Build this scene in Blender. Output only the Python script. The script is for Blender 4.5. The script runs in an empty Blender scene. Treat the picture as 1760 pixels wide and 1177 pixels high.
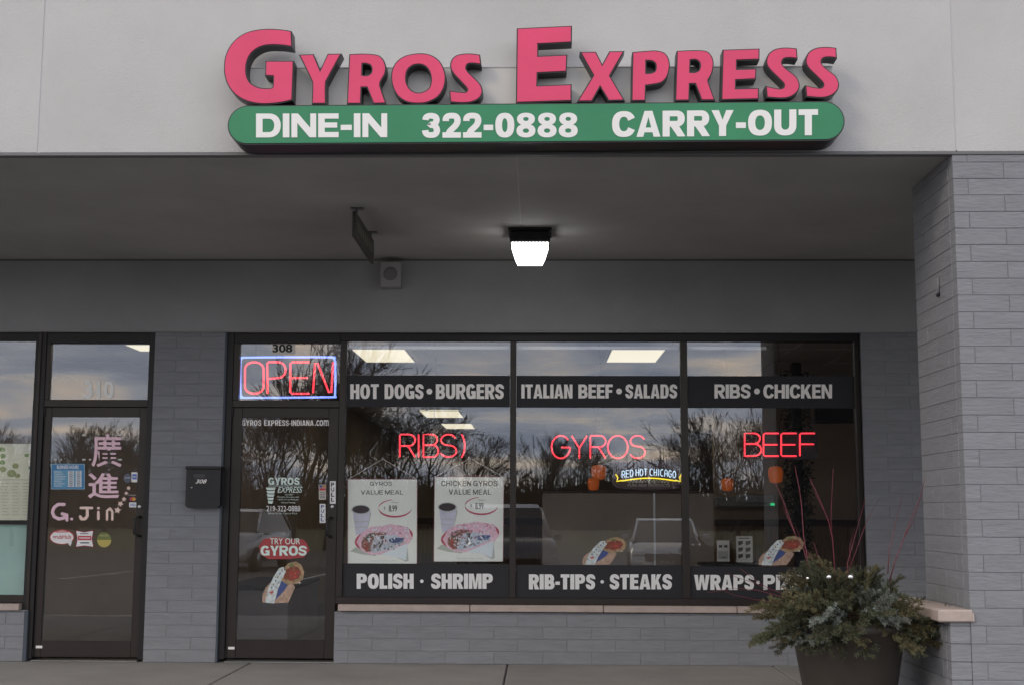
import bpy, bmesh, math, random
from mathutils import Vector, Matrix, noise as mnoise
sc = bpy.context.scene
C = sc.collection
R_ = math.radians
random.seed(7)
# ------------------------------------------------------------------ camera
F, PITCH, YAW, ROLL, EYE = 2269.75, .12761, -.0199, .00388, 1.2541
cam = bpy.data.cameras.new('camera'); co = bpy.data.objects.new('camera', cam); C.objects.link(co); sc.camera = co
fw = Vector((math.sin(YAW), math.cos(YAW), 0)); rt = Vector((math.cos(YAW), -math.sin(YAW), 0)); zz = Vector((0, 0, 1))
fwd = fw*math.cos(PITCH)+zz*math.sin(PITCH); up = zz*math.cos(PITCH)-fw*math.sin(PITCH)
RT = rt*math.cos(ROLL)+up*math.sin(ROLL); UP = up*math.cos(ROLL)-rt*math.sin(ROLL)
M4 = Matrix((RT, UP, -fwd)).transposed().to_4x4(); M4.translation = (0, 0, EYE); co.matrix_world = M4
cam.lens = 36*F/1760; cam.sensor_width = 36; cam.clip_end = 1200; cam.clip_start = .1
# ------------------------------------------------------------------ sky, sun, exposure
SUN_EL, SUN_AZ = R_(30), math.atan2(-.72, -.69)
world = bpy.data.worlds.new('World'); sc.world = world; world.use_nodes = True
nt = world.node_tree; nt.nodes.clear()
def N(t, **k):
    n = nt.nodes.new(t)
    for a, b in k.items(): setattr(n, a, b)
    return n
def L(a, b): nt.links.new(a, b)
out = N('ShaderNodeOutputWorld'); bg = N('ShaderNodeBackground'); bg.inputs[1].default_value = .1
sky = N('ShaderNodeTexSky', sky_type='NISHITA', sun_disc=False, sun_elevation=SUN_EL, sun_rotation=SUN_AZ)
tc = N('ShaderNodeTexCoord'); sep = N('ShaderNodeSeparateXYZ'); L(tc.outputs['Generated'], sep.inputs[0])
ab = N('ShaderNodeMath', operation='MAXIMUM'); ab.inputs[1].default_value = 0; L(sep.outputs[2], ab.inputs[0])
ad = N('ShaderNodeMath', operation='ADD'); ad.inputs[1].default_value = .16; L(ab.outputs[0], ad.inputs[0])
dv = N('ShaderNodeVectorMath', operation='DIVIDE'); cx = N('ShaderNodeCombineXYZ')
for i in range(3): L(ad.outputs[0], cx.inputs[i])
L(tc.outputs['Generated'], dv.inputs[0]); L(cx.outputs[0], dv.inputs[1])
n1 = N('ShaderNodeTexNoise'); n1.inputs['Scale'].default_value = 2.1; n1.inputs['Detail'].default_value = 7; n1.inputs['Roughness'].default_value = .55
n1.inputs['Distortion'].default_value = .35; L(dv.outputs[0], n1.inputs['Vector'])
n2 = N('ShaderNodeTexNoise'); n2.inputs['Scale'].default_value = 2.3; n2.inputs['Detail'].default_value = 5; L(dv.outputs[0], n2.inputs['Vector'])
cr = N('ShaderNodeValToRGB'); e = cr.color_ramp.elements
e[0].position = .38; e[0].color = (7.6, 8.5, 10.6, 1); e[1].position = .67; e[1].color = (23, 18.8, 14.8, 1)
m = e.new(.5); m.color = (11.5, 12.0, 13.4, 1)
L(n1.outputs[0], cr.inputs[0])
cov = N('ShaderNodeMapRange'); cov.inputs[1].default_value = .25; cov.inputs[2].default_value = .4; cov.inputs[3].default_value = .75; cov.inputs[4].default_value = .97
L(n2.outputs[0], cov.inputs[0])
mix = N('ShaderNodeMix', data_type='RGBA'); L(cov.outputs[0], mix.inputs[0]); L(sky.outputs[0], mix.inputs[6]); L(cr.outputs[0], mix.inputs[7])
hz = N('ShaderNodeMapRange'); hz.inputs[1].default_value = 0; hz.inputs[2].default_value = .5; hz.inputs[3].default_value = 1.3; hz.inputs[4].default_value = .9; L(sep.outputs[2], hz.inputs[0])
hm = N('ShaderNodeVectorMath', operation='SCALE'); L(mix.outputs[2], hm.inputs[0]); L(hz.outputs[0], hm.inputs['Scale']); L(hm.outputs[0], bg.inputs[0]); L(bg.outputs[0], out.inputs[0])
sl = bpy.data.lights.new('sun', 'SUN'); sl.energy = .75; sl.angle = R_(14); sl.color = (1, .86, .68)
so = bpy.data.objects.new('sun', sl); C.objects.link(so)
sd = Vector((math.cos(SUN_EL)*math.sin(SUN_AZ), math.cos(SUN_EL)*math.cos(SUN_AZ), math.sin(SUN_EL)))
so.rotation_euler = sd.to_track_quat('Z', 'Y').to_euler(); so.location = sd*40
vs = sc.view_settings; vs.view_transform = 'Standard'; vs.look = 'None'; vs.exposure = .2; vs.gamma = 1; vs.use_curve_mapping = False
# ------------------------------------------------------------------ planes measured from the photograph
W, DF, DB, HH, HS, XP, CR = 11.233, 7.8186, 8.676, 2.783, 3.4106, 2.498, .1016
def ray(px, py):
    u, v = px-880, py-588.5
    return (fwd*F+RT*u-UP*v)
def P(px, py, Y):                       # point of the plane Y seen at a pixel
    d = ray(px, py); t = Y/d.y
    return Vector((d.x*t, Y, EYE+d.z*t))
def PZ(px, py, Z):
    d = ray(px, py); t = (Z-EYE)/d.z
    return Vector((d.x*t, d.y*t, Z))
def XX(px, Y=W, row=850): return P(px, row, Y).x
def ZZ(py, Y=W, col=880): return P(col, py, Y).z
# ------------------------------------------------------------------ materials
MATS = {}
def mat(name, col, rough=.6, metal=0, bump=0, bscale=40, stretch=(1, 1, 1), var=0, vscale=3, spec=.5, emit=None, estr=1, rnd=0, detail=6, coat=0):
    if name in MATS: return MATS[name]
    m = bpy.data.materials.new(name); m.use_nodes = True; t = m.node_tree; b = t.nodes['Principled BSDF']
    b.inputs['Base Color'].default_value = (*col, 1); b.inputs['Roughness'].default_value = rough; b.inputs['Metallic'].default_value = metal
    b.inputs['Specular IOR Level'].default_value = spec; b.inputs['Coat Weight'].default_value = coat
    if emit:
        b.inputs['Emission Color'].default_value = (*emit, 1); b.inputs['Emission Strength'].default_value = estr
    n = t.nodes.new; l = t.links.new
    tc = n('ShaderNodeTexCoord'); mp = n('ShaderNodeMapping'); mp.inputs['Scale'].default_value = stretch
    l(tc.outputs['Object'], mp.inputs[0])
    oi = n('ShaderNodeObjectInfo'); sc_ = n('ShaderNodeMath'); sc_.operation = 'MULTIPLY'; sc_.inputs[1].default_value = 57; l(oi.outputs['Random'], sc_.inputs[0])
    l(sc_.outputs[0], mp.inputs['Location'])
    if var or rnd:
        a = n('ShaderNodeTexNoise'); a.inputs['Scale'].default_value = vscale; a.inputs['Detail'].default_value = 6; a.inputs['Roughness'].default_value = .6
        l(mp.outputs[0], a.inputs['Vector'])
        r = n('ShaderNodeMapRange'); r.inputs[1].default_value = .3; r.inputs[2].default_value = .7; r.inputs[3].default_value = 1-var; r.inputs[4].default_value = 1+var
        l(a.outputs[0], r.inputs[0])
        r2 = n('ShaderNodeMapRange'); r2.inputs[3].default_value = 1-rnd; r2.inputs[4].default_value = 1+rnd; l(oi.outputs['Random'], r2.inputs[0])
        mm = n('ShaderNodeMath'); mm.operation = 'MULTIPLY'; l(r.outputs[0], mm.inputs[0]); l(r2.outputs[0], mm.inputs[1])
        v = n('ShaderNodeVectorMath'); v.operation = 'SCALE'; v.inputs[0].default_value = col; l(mm.outputs[0], v.inputs['Scale'])
        l(v.outputs[0], b.inputs['Base Color'])
    if bump:
        a = n('ShaderNodeTexNoise'); a.inputs['Scale'].default_value = bscale; a.inputs['Detail'].default_value = detail; a.inputs['Roughness'].default_value = .65
        l(mp.outputs[0], a.inputs['Vector'])
        bp = n('ShaderNodeBump'); bp.inputs['Strength'].default_value = min(1, bump); bp.inputs['Distance'].default_value = .004*max(1, bump); l(a.outputs[0], bp.inputs['Height']); l(bp.outputs[0], b.inputs['Normal'])
    MATS[name] = m; return m
block_m = mat('painted_block', (.214, .222, .240), .75, bump=1.8, bscale=13, stretch=(1, 1, 4.5), var=.09, vscale=5, rnd=.035, detail=8)
mortar_m = mat('painted_mortar', (.199, .206, .222), .85, bump=.6, bscale=60)
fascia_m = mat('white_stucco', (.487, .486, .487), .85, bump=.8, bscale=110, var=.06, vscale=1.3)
drip_m = mat('grey_drip_metal', (.13, .13, .135), .5)
soffit_m = mat('soffit_board', (.335, .333, .328), .85, var=.15, vscale=.7, bump=.3, bscale=60)
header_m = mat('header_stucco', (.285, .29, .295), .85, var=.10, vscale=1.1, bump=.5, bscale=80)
bronze_m = mat('bronze_aluminium', (.028, .021, .018), .42, .35, var=.12, vscale=4)
bronzed_m = mat('dark_bronze', (.012, .010, .010), .45, .3)
shadejamb_m = mat('shaded_jamb', (.055, .07, .09), .7)  # shade on the block returns beside the doors, put into the colour
stone_m = mat('limestone_ledge', (.42, .345, .31), .8, bump=.6, bscale=50, var=.1, vscale=9)
conc_m = mat('concrete', (.275, .265, .252), .85, bump=.5, bscale=120, var=.14, vscale=1.7)
concd_m = mat('concrete_joint', (.07, .065, .06), .9)
asphalt_m = mat('asphalt', (.055, .055, .058), .85, bump=.8, bscale=150, var=.2, vscale=.6)
line_m = mat('lot_paint', (.65, .64, .6), .7, var=.1)
grass_m = mat('dry_grass', (.075, .075, .035), .95, bump=1, bscale=40, var=.3, vscale=.4)
pink_m = mat('pink_acrylic', (.70, .052, .15), .32, var=.08, vscale=2.5, spec=.4)
can_m = mat('black_letter_can', (.018, .017, .019), .4, bump=.1, bscale=30)
green_m = mat('green_acrylic', (.024, .215, .095), .3, var=.09, vscale=2, spec=.4)
white_m = mat('white_vinyl', (.78, .78, .77), .5)
offw_m = mat('weathered_vinyl', (.94, .91, .87), .6, var=.04)
black_m = mat('black_vinyl', (.021, .021, .024), .55, spec=.3)
blackm_m = mat('black_metal', (.012, .012, .013), .45, .2, bump=.15, bscale=80)
pinkv_m = mat('pale_pink_vinyl', (.85, .58, .66), .6)
silver_m = mat('aluminium', (.5, .5, .5), .35, .9)
def glass(name, tint, r0):
    m = bpy.data.materials.new(name); m.use_nodes = True; t = m.node_tree; t.nodes.clear(); n = t.nodes.new; l = t.links.new
    o = n('ShaderNodeOutputMaterial'); mx = n('ShaderNodeMixShader'); tr = n('ShaderNodeBsdfTransparent'); tr.inputs[0].default_value = (*tint, 1)
    g = n('ShaderNodeBsdfGlossy'); g.inputs['Roughness'].default_value = .0; g.inputs[0].default_value = (.97, .98, 1, 1)
    tc = n('ShaderNodeTexCoord'); ns = n('ShaderNodeTexNoise'); ns.inputs['Scale'].default_value = 1.3; ns.inputs['Detail'].default_value = 1
    bp = n('ShaderNodeBump'); bp.inputs['Strength'].default_value = .05; bp.inputs['Distance'].default_value = .004
    l(tc.outputs['Object'], ns.inputs['Vector']); l(ns.outputs[0], bp.inputs['Height']); l(bp.outputs[0], g.inputs['Normal'])
    lw = n('ShaderNodeLayerWeight'); pw = n('ShaderNodeMath'); pw.operation = 'POWER'; pw.inputs[1].default_value = 5; l(lw.outputs['Facing'], pw.inputs[0])
    ma = n('ShaderNodeMath'); ma.operation = 'MULTIPLY_ADD'; ma.inputs[1].default_value = 1-r0; ma.inputs[2].default_value = r0; ma.use_clamp = True; l(pw.outputs[0], ma.inputs[0])
    lw.inputs[0].default_value = .5
    l(ma.outputs[0], mx.inputs[0]); l(tr.outputs[0], mx.inputs[1]); l(g.outputs[0], mx.inputs[2]); l(mx.outputs[0], o.inputs[0])
    MATS[name] = m; return m
glass_m = glass('window_glass', (.99, .995, .995), .070)
# ------------------------------------------------------------------ object helpers
class MB:
    def __init__(s): s.v = []; s.f = []; s.mi = []; s.ms = []; s.sm = []
    def idx(s, m):
        if m not in s.ms: s.ms.append(m)
        return s.ms.index(m)
    def add(s, vs, fs, m, smooth=False):
        o = len(s.v); k = s.idx(m); s.v += [tuple(v) for v in vs]
        for f in fs: s.f.append(tuple(i+o for i in f)); s.mi.append(k); s.sm.append(smooth)
        return s
    def box(s, a, b, m, c=0):           # box between corners, chamfered by c
        x0, x1 = sorted((a[0], b[0])); y0, y1 = sorted((a[1], b[1])); z0, z1 = sorted((a[2], b[2]))
        c = min(c, (x1-x0)*.45, (y1-y0)*.45, (z1-z0)*.45)
        if c <= 0:
            v = [(x, y, z) for x in (x0, x1) for y in (y0, y1) for z in (z0, z1)]
            return s.add(v, [(0, 1, 3, 2), (4, 6, 7, 5), (0, 4, 5, 1), (2, 3, 7, 6), (0, 2, 6, 4), (1, 5, 7, 3)], m)
        bm = bmesh.new(); bmesh.ops.create_cube(bm, size=1)
        for v in bm.verts: v.co = (((x0+x1)/2+v.co.x*(x1-x0)), ((y0+y1)/2+v.co.y*(y1-y0)), ((z0+z1)/2+v.co.z*(z1-z0)))
        bmesh.ops.bevel(bm, geom=bm.edges[:], offset=c, segments=1, affect='EDGES')
        bm.verts.index_update(); s.add([v.co.copy() for v in bm.verts], [[v.index for v in f.verts] for f in bm.faces], m); bm.free(); return s
    def tube(s, pts, r, m, seg=8, r1=None, cap=True, smooth=True):
        pts = [Vector(p) for p in pts]; n = len(pts); vs = []; fs = []; ref = None
        for i, p in enumerate(pts):
            t = (pts[min(i+1, n-1)]-pts[max(i-1, 0)])
            if t.length < 1e-9: t = Vector((0, 0, 1))
            t.normalize()
            if ref is None: ref = t.orthogonal().normalized()
            ref = (ref-t*ref.dot(t))
            if ref.length < 1e-6: ref = t.orthogonal()
            ref.normalize(); bi = t.cross(ref)
            rr = r if r1 is None else r+(r1-r)*i/(n-1)
            for k in range(seg):
                a = 2*math.pi*k/seg; vs.append(p+ref*math.cos(a)*rr+bi*math.sin(a)*rr)
        for i in range(n-1):
            for k in range(seg): fs.append((i*seg+k, i*seg+(k+1) % seg, (i+1)*seg+(k+1) % seg, (i+1)*seg+k))
        if cap: fs.append(tuple(range(seg))[::-1]); fs.append(tuple((n-1)*seg+k for k in range(seg)))
        return s.add(vs, fs, m, smooth)
    def lathe(s, prof, ctr, m, seg=32, smooth=True, rib=None):
        vs = []; fs = []
        for r, z in prof:
            for k in range(seg):
                a = 2*math.pi*k/seg; q = r*(1+(rib[1]*abs(math.sin(rib[0]*a/2)) if rib else 0)); vs.append((ctr[0]+q*math.cos(a), ctr[1]+q*math.sin(a), ctr[2]+z))
        for i in range(len(prof)-1):
            for k in range(seg): fs.append((i*seg+k, i*seg+(k+1) % seg, (i+1)*seg+(k+1) % seg, (i+1)*seg+k))
        fs.append(tuple(range(seg))[::-1]); fs.append(tuple((len(prof)-1)*seg+k for k in range(seg)))
        return s.add(vs, fs, m, smooth)
    def mesh(s, name):
        me = bpy.data.meshes.new(name); me.from_pydata(s.v, [], s.f)
        for m in s.ms: me.materials.append(m)
        me.polygons.foreach_set('material_index', s.mi); me.polygons.foreach_set('use_smooth', s.sm); me.update()
        return me
    def build(s, name, parent=None, label=None, loc=(0, 0, 0)):
        return link(name, s.mesh(name), parent, label, loc)
def link(name, me, parent=None, label=None, loc=(0, 0, 0)):
    o = bpy.data.objects.new(name, me); C.objects.link(o); o.location = loc
    if parent is not None: o.parent = parent; o.matrix_parent_inverse = INV.get(parent.name, Matrix())
    if label: o['label'] = label
    return o
INV = {}
def thing(name, label, cat, loc=(0, 0, 0), group=None, kind=None):
    o = bpy.data.objects.new(name, None); C.objects.link(o); o.location = loc; o.empty_display_size = .1
    INV[o.name] = Matrix.Translation(-Vector(loc))
    return tag(o, label, cat, group, kind)
def tag(o, label=None, cat=None, group=None, kind=None):
    if label: o['label'] = label
    if cat: o['category'] = cat
    if group: o['group'] = group
    if kind: o['kind'] = kind
    return o
def poly2(splines, depth=0, offset=0):     # filled 2D outline(s) -> mesh data in XY (front face z=0..-depth)
    cu = bpy.data.curves.new('tmp', 'CURVE'); cu.dimensions = '2D'; cu.fill_mode = 'BOTH'; cu.extrude = depth/2; cu.offset = offset
    for sp in splines:
        s = cu.splines.new('POLY'); s.points.add(len(sp)-1); s.use_cyclic_u = True
        for i, p in enumerate(sp): s.points[i].co = (p[0], p[1], 0, 1)
    ob = bpy.data.objects.new('tmp', cu); me = bpy.data.meshes.new_from_object(ob)
    v = [x.co.copy() for x in me.vertices]; f = [tuple(p.vertices) for p in me.polygons]
    bpy.data.objects.remove(ob); bpy.data.curves.remove(cu); bpy.data.meshes.remove(me)
    return v, f
TC = {}
def text2(body, bold=0, space=1, shear=0):
    k = (body, bold, space, shear)
    if k in TC: return TC[k]
    cu = bpy.data.curves.new('tmp', 'FONT'); cu.body = body; cu.size = 1; cu.offset = bold; cu.space_character = space; cu.shear = shear; cu.resolution_u = 4
    ob = bpy.data.objects.new('tmp', cu); me = bpy.data.meshes.new_from_object(ob)
    v = [x.co.copy() for x in me.vertices]; f = [tuple(p.vertices) for p in me.polygons]
    bpy.data.objects.remove(ob); bpy.data.curves.remove(cu); bpy.data.meshes.remove(me)
    x0 = min(a.x for a in v); x1 = max(a.x for a in v); y0 = min(a.y for a in v); y1 = max(a.y for a in v)
    v = [((a.x-x0)/(x1-x0), (a.y-y0)/(y1-y0)) for a in v]
    TC[k] = (v, f); return v, f
def put_text(mb, body, x0, y0, x1, y1, Y, m, bold=.02, tilt=0, shear=0, space=1):     # pixel box on plane Y
    v, f = text2(body, bold, space, shear); vs = []
    for a, b in v: vs.append(P(x0+(x1-x0)*a, y1+(y0-y1)*b+tilt*(a-.5)*(x1-x0), Y))
    mb.add(vs, f, m); return mb
def sup(cx, cy, rx, ry, a, n=2.5):
    c_, s_ = math.cos(a), math.sin(a); return (cx+rx*math.copysign(abs(c_)**(2/n), c_), cy+ry*math.copysign(abs(s_)**(2/n), s_))
def ringq(cx, cy, rx, ry, s, t, a0, a1, k=20, n=2.5):
    A_ = [R_(a0+(a1-a0)*i/k) for i in range(k+1)]; o = [sup(cx, cy, rx, ry, a, n) for a in A_]; i_ = [sup(cx, cy, max(.01, rx-s), max(.01, ry-t), a, 2.2) for a in A_]
    return [[o[j], o[j+1], i_[j+1], i_[j]] for j in range(k)]
def stripq(pts, s, w, h, t):
    c_ = smooth_outline([(s/2+(w-s)*x, t/2+(h-t)*y) for x, y in pts]+[], 4); c_ = c_[:(len(pts)-1)*4+1]; q = []
    for i, p in enumerate(c_):
        a, b = c_[max(0, i-1)], c_[min(len(c_)-1, i+1)]; d = math.hypot(b[0]-a[0], b[1]-a[1]) or 1; nx, ny = -(b[1]-a[1])/d*s*.47, (b[0]-a[0])/d*t*.53; q.append(((p[0]+nx, p[1]+ny), (p[0]-nx, p[1]-ny)))
    return [[q[i][0], q[i+1][0], q[i+1][1], q[i][1]] for i in range(len(q)-1)]
def glyph(ch, w, h, s, t):
    rc = lambda a, b, c_, d: [(a, b), (c_, b), (c_, d), (a, d)]; m = h/2
    def bowl(y0, y1, x1):
        cy, ry = (y0+y1)/2, (y1-y0)/2; cx = x1-min(ry, (x1-s)*.72); return [rc(s, y1-t, cx, y1), rc(s, y0, cx, y0+t)]+ringq(cx, cy, x1-cx, ry, s, t, 90, -90, 14, 2.2)
    if ch == 'I': return [rc(0, 0, w, h)]
    if ch == '-': return [rc(0, h*.30, w, h*.30+t)]
    if ch == 'L': return [[(0, 0), (w, 0), (w, t), (s, t), (s, h), (0, h)]]
    if ch in 'EF':
        u = [(0, 0), (w, 0), (w, t), (s, t)] if ch == 'E' else [(0, 0), (s, 0)]
        return [u+[(s, m-t*.45), (w*.93, m-t*.45), (w*.93, m+t*.55), (s, m+t*.55), (s, h-t), (w, h-t), (w, h), (0, h)]]
    if ch == 'T': return [[(w/2-s/2, 0), (w/2+s/2, 0), (w/2+s/2, h-t), (w, h-t), (w, h), (0, h), (0, h-t), (w/2-s/2, h-t)]]
    if ch == 'H': return [rc(0, 0, s, h), rc(w-s, 0, w, h), rc(s, m-t/2, w-s, m+t/2)]
    if ch == 'N': return [[(0, 0), (s*.9, 0), (s*.9, h*.6), (w-s, 0), (w, 0), (w, h), (w-s*.9, h), (w-s*.9, h*.4), (s, h), (0, h)]]
    if ch == 'M': return [[(0, 0), (s*.85, 0), (s*.85, h*.68), (w/2-s*.36, 0), (w/2+s*.36, 0), (w-s*.85, h*.68), (w-s*.85, 0), (w, 0), (w, h), (w-s*1.2, h), (w/2, h*.34), (s*1.2, h), (0, h)]]
    if ch == 'A':
        f = lambda y: s*.95+(w/2-s*.95)*(y/(.76*h)); a = s*.55; y0, y1 = h*.17, h*.17+t*.85
        return [[(0, 0), (s*.95, 0), (w/2, h*.76), (w/2, h), (w/2-a, h)], [(w, 0), (w-s*.95, 0), (w/2, h*.76), (w/2, h), (w/2+a, h)], [(f(y0), y0), (w-f(y0), y0), (w-f(y1), y1), (f(y1), y1)]]
    if ch == 'X': return [[(0, 0), (s*1.1, 0), (w/2, h*.32), (w-s*1.1, 0), (w, 0), (w/2+s*.62, m), (w*.98, h), (w-s*1.15, h), (w/2, h*.70), (s*1.15, h), (w*.02, h), (w/2-s*.62, m)]]
    if ch == 'V': return [[(0, h), (s*1.05, h), (w/2, h*.30), (w-s*1.05, h), (w, h), (w/2+s*.55, 0), (w/2-s*.55, 0)]]
    if ch == 'Y': return [[(0, h), (s*1.05, h), (w/2, h*.62), (w-s*1.05, h), (w, h), (w/2+s/2, h*.4), (w/2+s/2, 0), (w/2-s/2, 0), (w/2-s/2, h*.4)]]
    if ch == 'W': return [[(0, h), (s*.92, h), (w*.30, h*.36), (w*.5-s*.42, h), (w*.5+s*.42, h), (w*.70, h*.36), (w-s*.92, h), (w, h), (w*.70+s*.5, 0), (w*.70-s*.40, 0), (w*.5, h*.58), (w*.30+s*.40, 0), (w*.30-s*.5, 0)]]
    if ch == 'K': return [[(0, 0), (s, 0), (s, h*.25), (s*1.3, h*.36), (w-s*1.12, 0), (w, 0), (s+(w-s)*.46, h*.60), (w*.97, h), (w-s*1.15, h), (s, h*.58), (s, h), (0, h)]]
    if ch == 'Z': return [[(0, 0), (w, 0), (w, t), (s*1.2, t), (w, h-t), (w, h), (0, h), (0, h-t), (w-s*1.2, h-t), (0, t)]]
    if ch in 'O0': return ringq(w/2, m, w/2, h/2, s, t, 0, 360, 32, 2.4)
    if ch == 'C': return ringq(w*.53, m, w*.53, h/2, s, t, 24, 336, 28, 2.4)
    if ch == 'G': return ringq(w/2, m, w/2, h/2, s, t, 34, 318, 28, 2.4)+[[(w*.52, h*.34), (w-s, h*.34), (w-s, h*.02), (w, h*.02), (w, h*.54), (w*.52, h*.54)]]
    if ch == 'D': return [rc(0, 0, s, h)]+bowl(0, h, w)
    if ch in 'PR': return [rc(0, 0, s, h)]+bowl(h*.38, h, w)+([] if ch == 'P' else [[(s+(w-s)*.08, h*.38), (s+(w-s)*.62, h*.40), (w*1.03, 0), (w*1.03-s*1.1, 0)]])
    if ch == 'B': return [rc(0, 0, s, h)]+bowl(m-t*.5, h, w*.95)+bowl(0, m+t*.35, w)
    if ch == 'U': return [rc(0, h*.4, s, h), rc(w-s, h*.4, w, h)]+ringq(w/2, h*.4, w/2, h*.4, s, t, 180, 360, 18, 2.4)
    if ch == '8': return ringq(w/2, h*.745, w*.47, h*.255, s*.92, t*.8, 0, 360, 24, 2.2)+ringq(w/2, h*.275, w*.5, h*.275, s*.95, t*.85, 0, 360, 24, 2.2)
    P_ = {'S': [(1, .74), (.85, .95), (.5, 1), (.14, .94), (0, .75), (.12, .6), (.5, .51), (.88, .41), (1, .25), (.86, .06), (.5, 0), (.13, .05), (0, .27)],
          '3': [(.02, .78), (.15, .95), (.5, 1), (.86, .94), (.96, .76), (.8, .58), (.42, .53), (.82, .47), (1, .26), (.86, .05), (.5, 0), (.13, .05), (0, .25)],
          '2': [(0, .72), (.12, .95), (.5, 1), (.88, .95), (1, .73), (.85, .50), (.35, .2), (.2, .02)]}[ch]
    return stripq(P_, s, w, h, t)+([rc(0, 0, w, t)] if ch == '2' else [])
GW = {'I': 0, '-': .36, 'E': .66, 'F': .62, 'L': .60, 'M': .98, 'W': 1.2, 'T': .70, 'A': .86, 'S': .74, 'Y': .80, 'O': .86, 'C': .80, 'G': .82, 'Z': .70, '0': .72, '2': .70, '3': .70, '8': .72}
def heavy(mb, body, x0, y0, x1, y1, Y, m, stem=.25, tilt=0, gap=.055):
    h = y1-y0; s = stem*h; t = s*.80; ws = [GW.get(c_, .80)*h if c_ != 'I' else 0 for c_ in body]; nI = body.count('I')
    k = (x1-x0-gap*h*(len(body)-1)-nI*s)/sum(ws); x = x0; j = 0
    for c_, w in zip(body, ws):
        w = w*k if c_ != 'I' else s
        for pg in glyph(c_, w, h, s, t):
            put_poly(mb, [(x+a, y1-b+tilt*((x+a-x0)-(x1-x0)/2)) for a, b in pg], Y-.00002*(j % 23), m); j += 1
        x += w+gap*h
    return mb
def put_poly(mb, pts, Y, m):            # flat print, outline in pixels
    vs = [P(x, y, Y) for x, y in pts]; mb.add(vs, [tuple(range(len(vs)))], m); return mb
def ell(cx, cy, rx, ry, n=24, a0=0, a1=2*math.pi, rot=0):
    o = []
    for i in range(n):
        a = a0+(a1-a0)*i/(n if a1-a0 > 6.28 else n-1); x = rx*math.cos(a); y = ry*math.sin(a)
        o.append((cx+x*math.cos(rot)-y*math.sin(rot), cy+x*math.sin(rot)+y*math.cos(rot)))
    return o
def rect(x0, y0, x1, y1): return [(x0, y0), (x1, y0), (x1, y1), (x0, y1)]
def smooth_outline(pts, n=5):           # Catmull-Rom; points with a third value are corners
    N_ = len(pts); o = []
    for i in range(N_):
        p1, p2 = pts[i], pts[(i+1) % N_]; p0, p3 = pts[i-1], pts[(i+2) % N_]
        c1, c2 = len(p1) > 2, len(p2) > 2
        if c1 and c2: o.append(p1[:2]); continue
        a0 = p0 if not c1 else p1; a3 = p3 if not c2 else p2
        for k in range(n):
            t = k/n
            o.append(tuple(.5*((2*p1[j])+(-a0[j]+p2[j])*t+(2*a0[j]-5*p1[j]+4*p2[j]-a3[j])*t*t+(-a0[j]+3*p1[j]-3*p2[j]+a3[j])*t**3) for j in (0, 1)))
    return o
def frame_box(mb, px0, py0, px1, py1, Y0, Y1, m, c=.003, xr=850):
    mb.box((XX(px0, W, xr), Y0, ZZ(py0)), (XX(px1, W, xr), Y1, ZZ(py1)), m, c); return mb
# ------------------------------------------------------------------ ground
KERB = 6.3
sw = thing('sidewalk', 'broom-finished concrete sidewalk slabs under the canopy', None, (0, 8.5, 0), kind='structure')
joints = [-9, -6.8, -4.62, -2.4, -.25, 1.95, 4.1, 6.3, 9]
for r, (y0, y1) in enumerate(((KERB+.15, 8.2), (8.2, W+.2))):
    for i in range(len(joints)-1):
        b = MB(); off = .0
        b.box((joints[i]+.007, y0+.006, -.12), (joints[i+1]-.007, y1-.006, random.uniform(-.002, .002)), conc_m, .006); b.build('concrete_slab', sw)
MB().box((-9, KERB+.15, -.16), (9, W+.2, -.012), concd_m).build('joint_bed', sw)
kb = thing('kerb', 'concrete kerb along the front of the sidewalk', None, (0, KERB, -.15), kind='structure')
for i in range(6): MB().box((-9+3*i+.004, KERB, -.3), (-6+3*i-.004, KERB+.148, -.004), conc_m, .012).build('kerb_stone', kb)
lot = MB(); lot.add([(-90, KERB-.002, -.15), (90, KERB-.002, -.15), (90, -14, -.38), (-90, -14, -.38), (90, -34, -.45), (-90, -34, -.45)], [(0, 3, 2, 1), (3, 5, 4, 2)], asphalt_m)
tag(lot.build('parking_lot'), 'dark asphalt parking lot in front of the shops', None, kind='structure')
g = MB(); g.add([(-700, -33.9, -.45), (700, -33.9, -.45), (700, -60, .1), (-700, -60, .1), (700, -700, 2), (-700, -700, 2)], [(0, 2, 1), (0, 3, 2), (3, 5, 4, 2)], grass_m)
g.add([(-700, KERB, -.2), (-90, KERB, -.2), (-90, -33.9, -.45), (-700, -33.9, -.45), (700, KERB, -.2), (90, KERB, -.2), (90, -33.9, -.45), (700, -33.9, -.45)], [(0, 1, 2, 3), (4, 5, 6, 7)], grass_m)
g.add([(-700, KERB, -.2), (700, KERB, -.2), (700, 700, -.2), (-700, 700, -.2)], [(0, 1, 2, 3)], grass_m)
tag(g.build('ground'), 'dry winter grass verge beyond the parking lot', None, kind='structure')
mk = thing('bay_marking', 'white painted parking bay lines on the asphalt', None, (0, -12, -.35), kind='structure')
def lotz(y): return -.15-(KERB-y)*.23/20.3 if y > -14 else -.38-(-14-y)*.07/20
for i in range(-8, 9):
    x = i*2.75; MB().add([(x-.05, -8, lotz(-8)+.004), (x+.05, -8, lotz(-8)+.004), (x+.05, -13.4, lotz(-13.4)+.004), (x-.05, -13.4, lotz(-13.4)+.004)], [(0, 3, 2, 1)], line_m).build('painted_line', mk)
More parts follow.
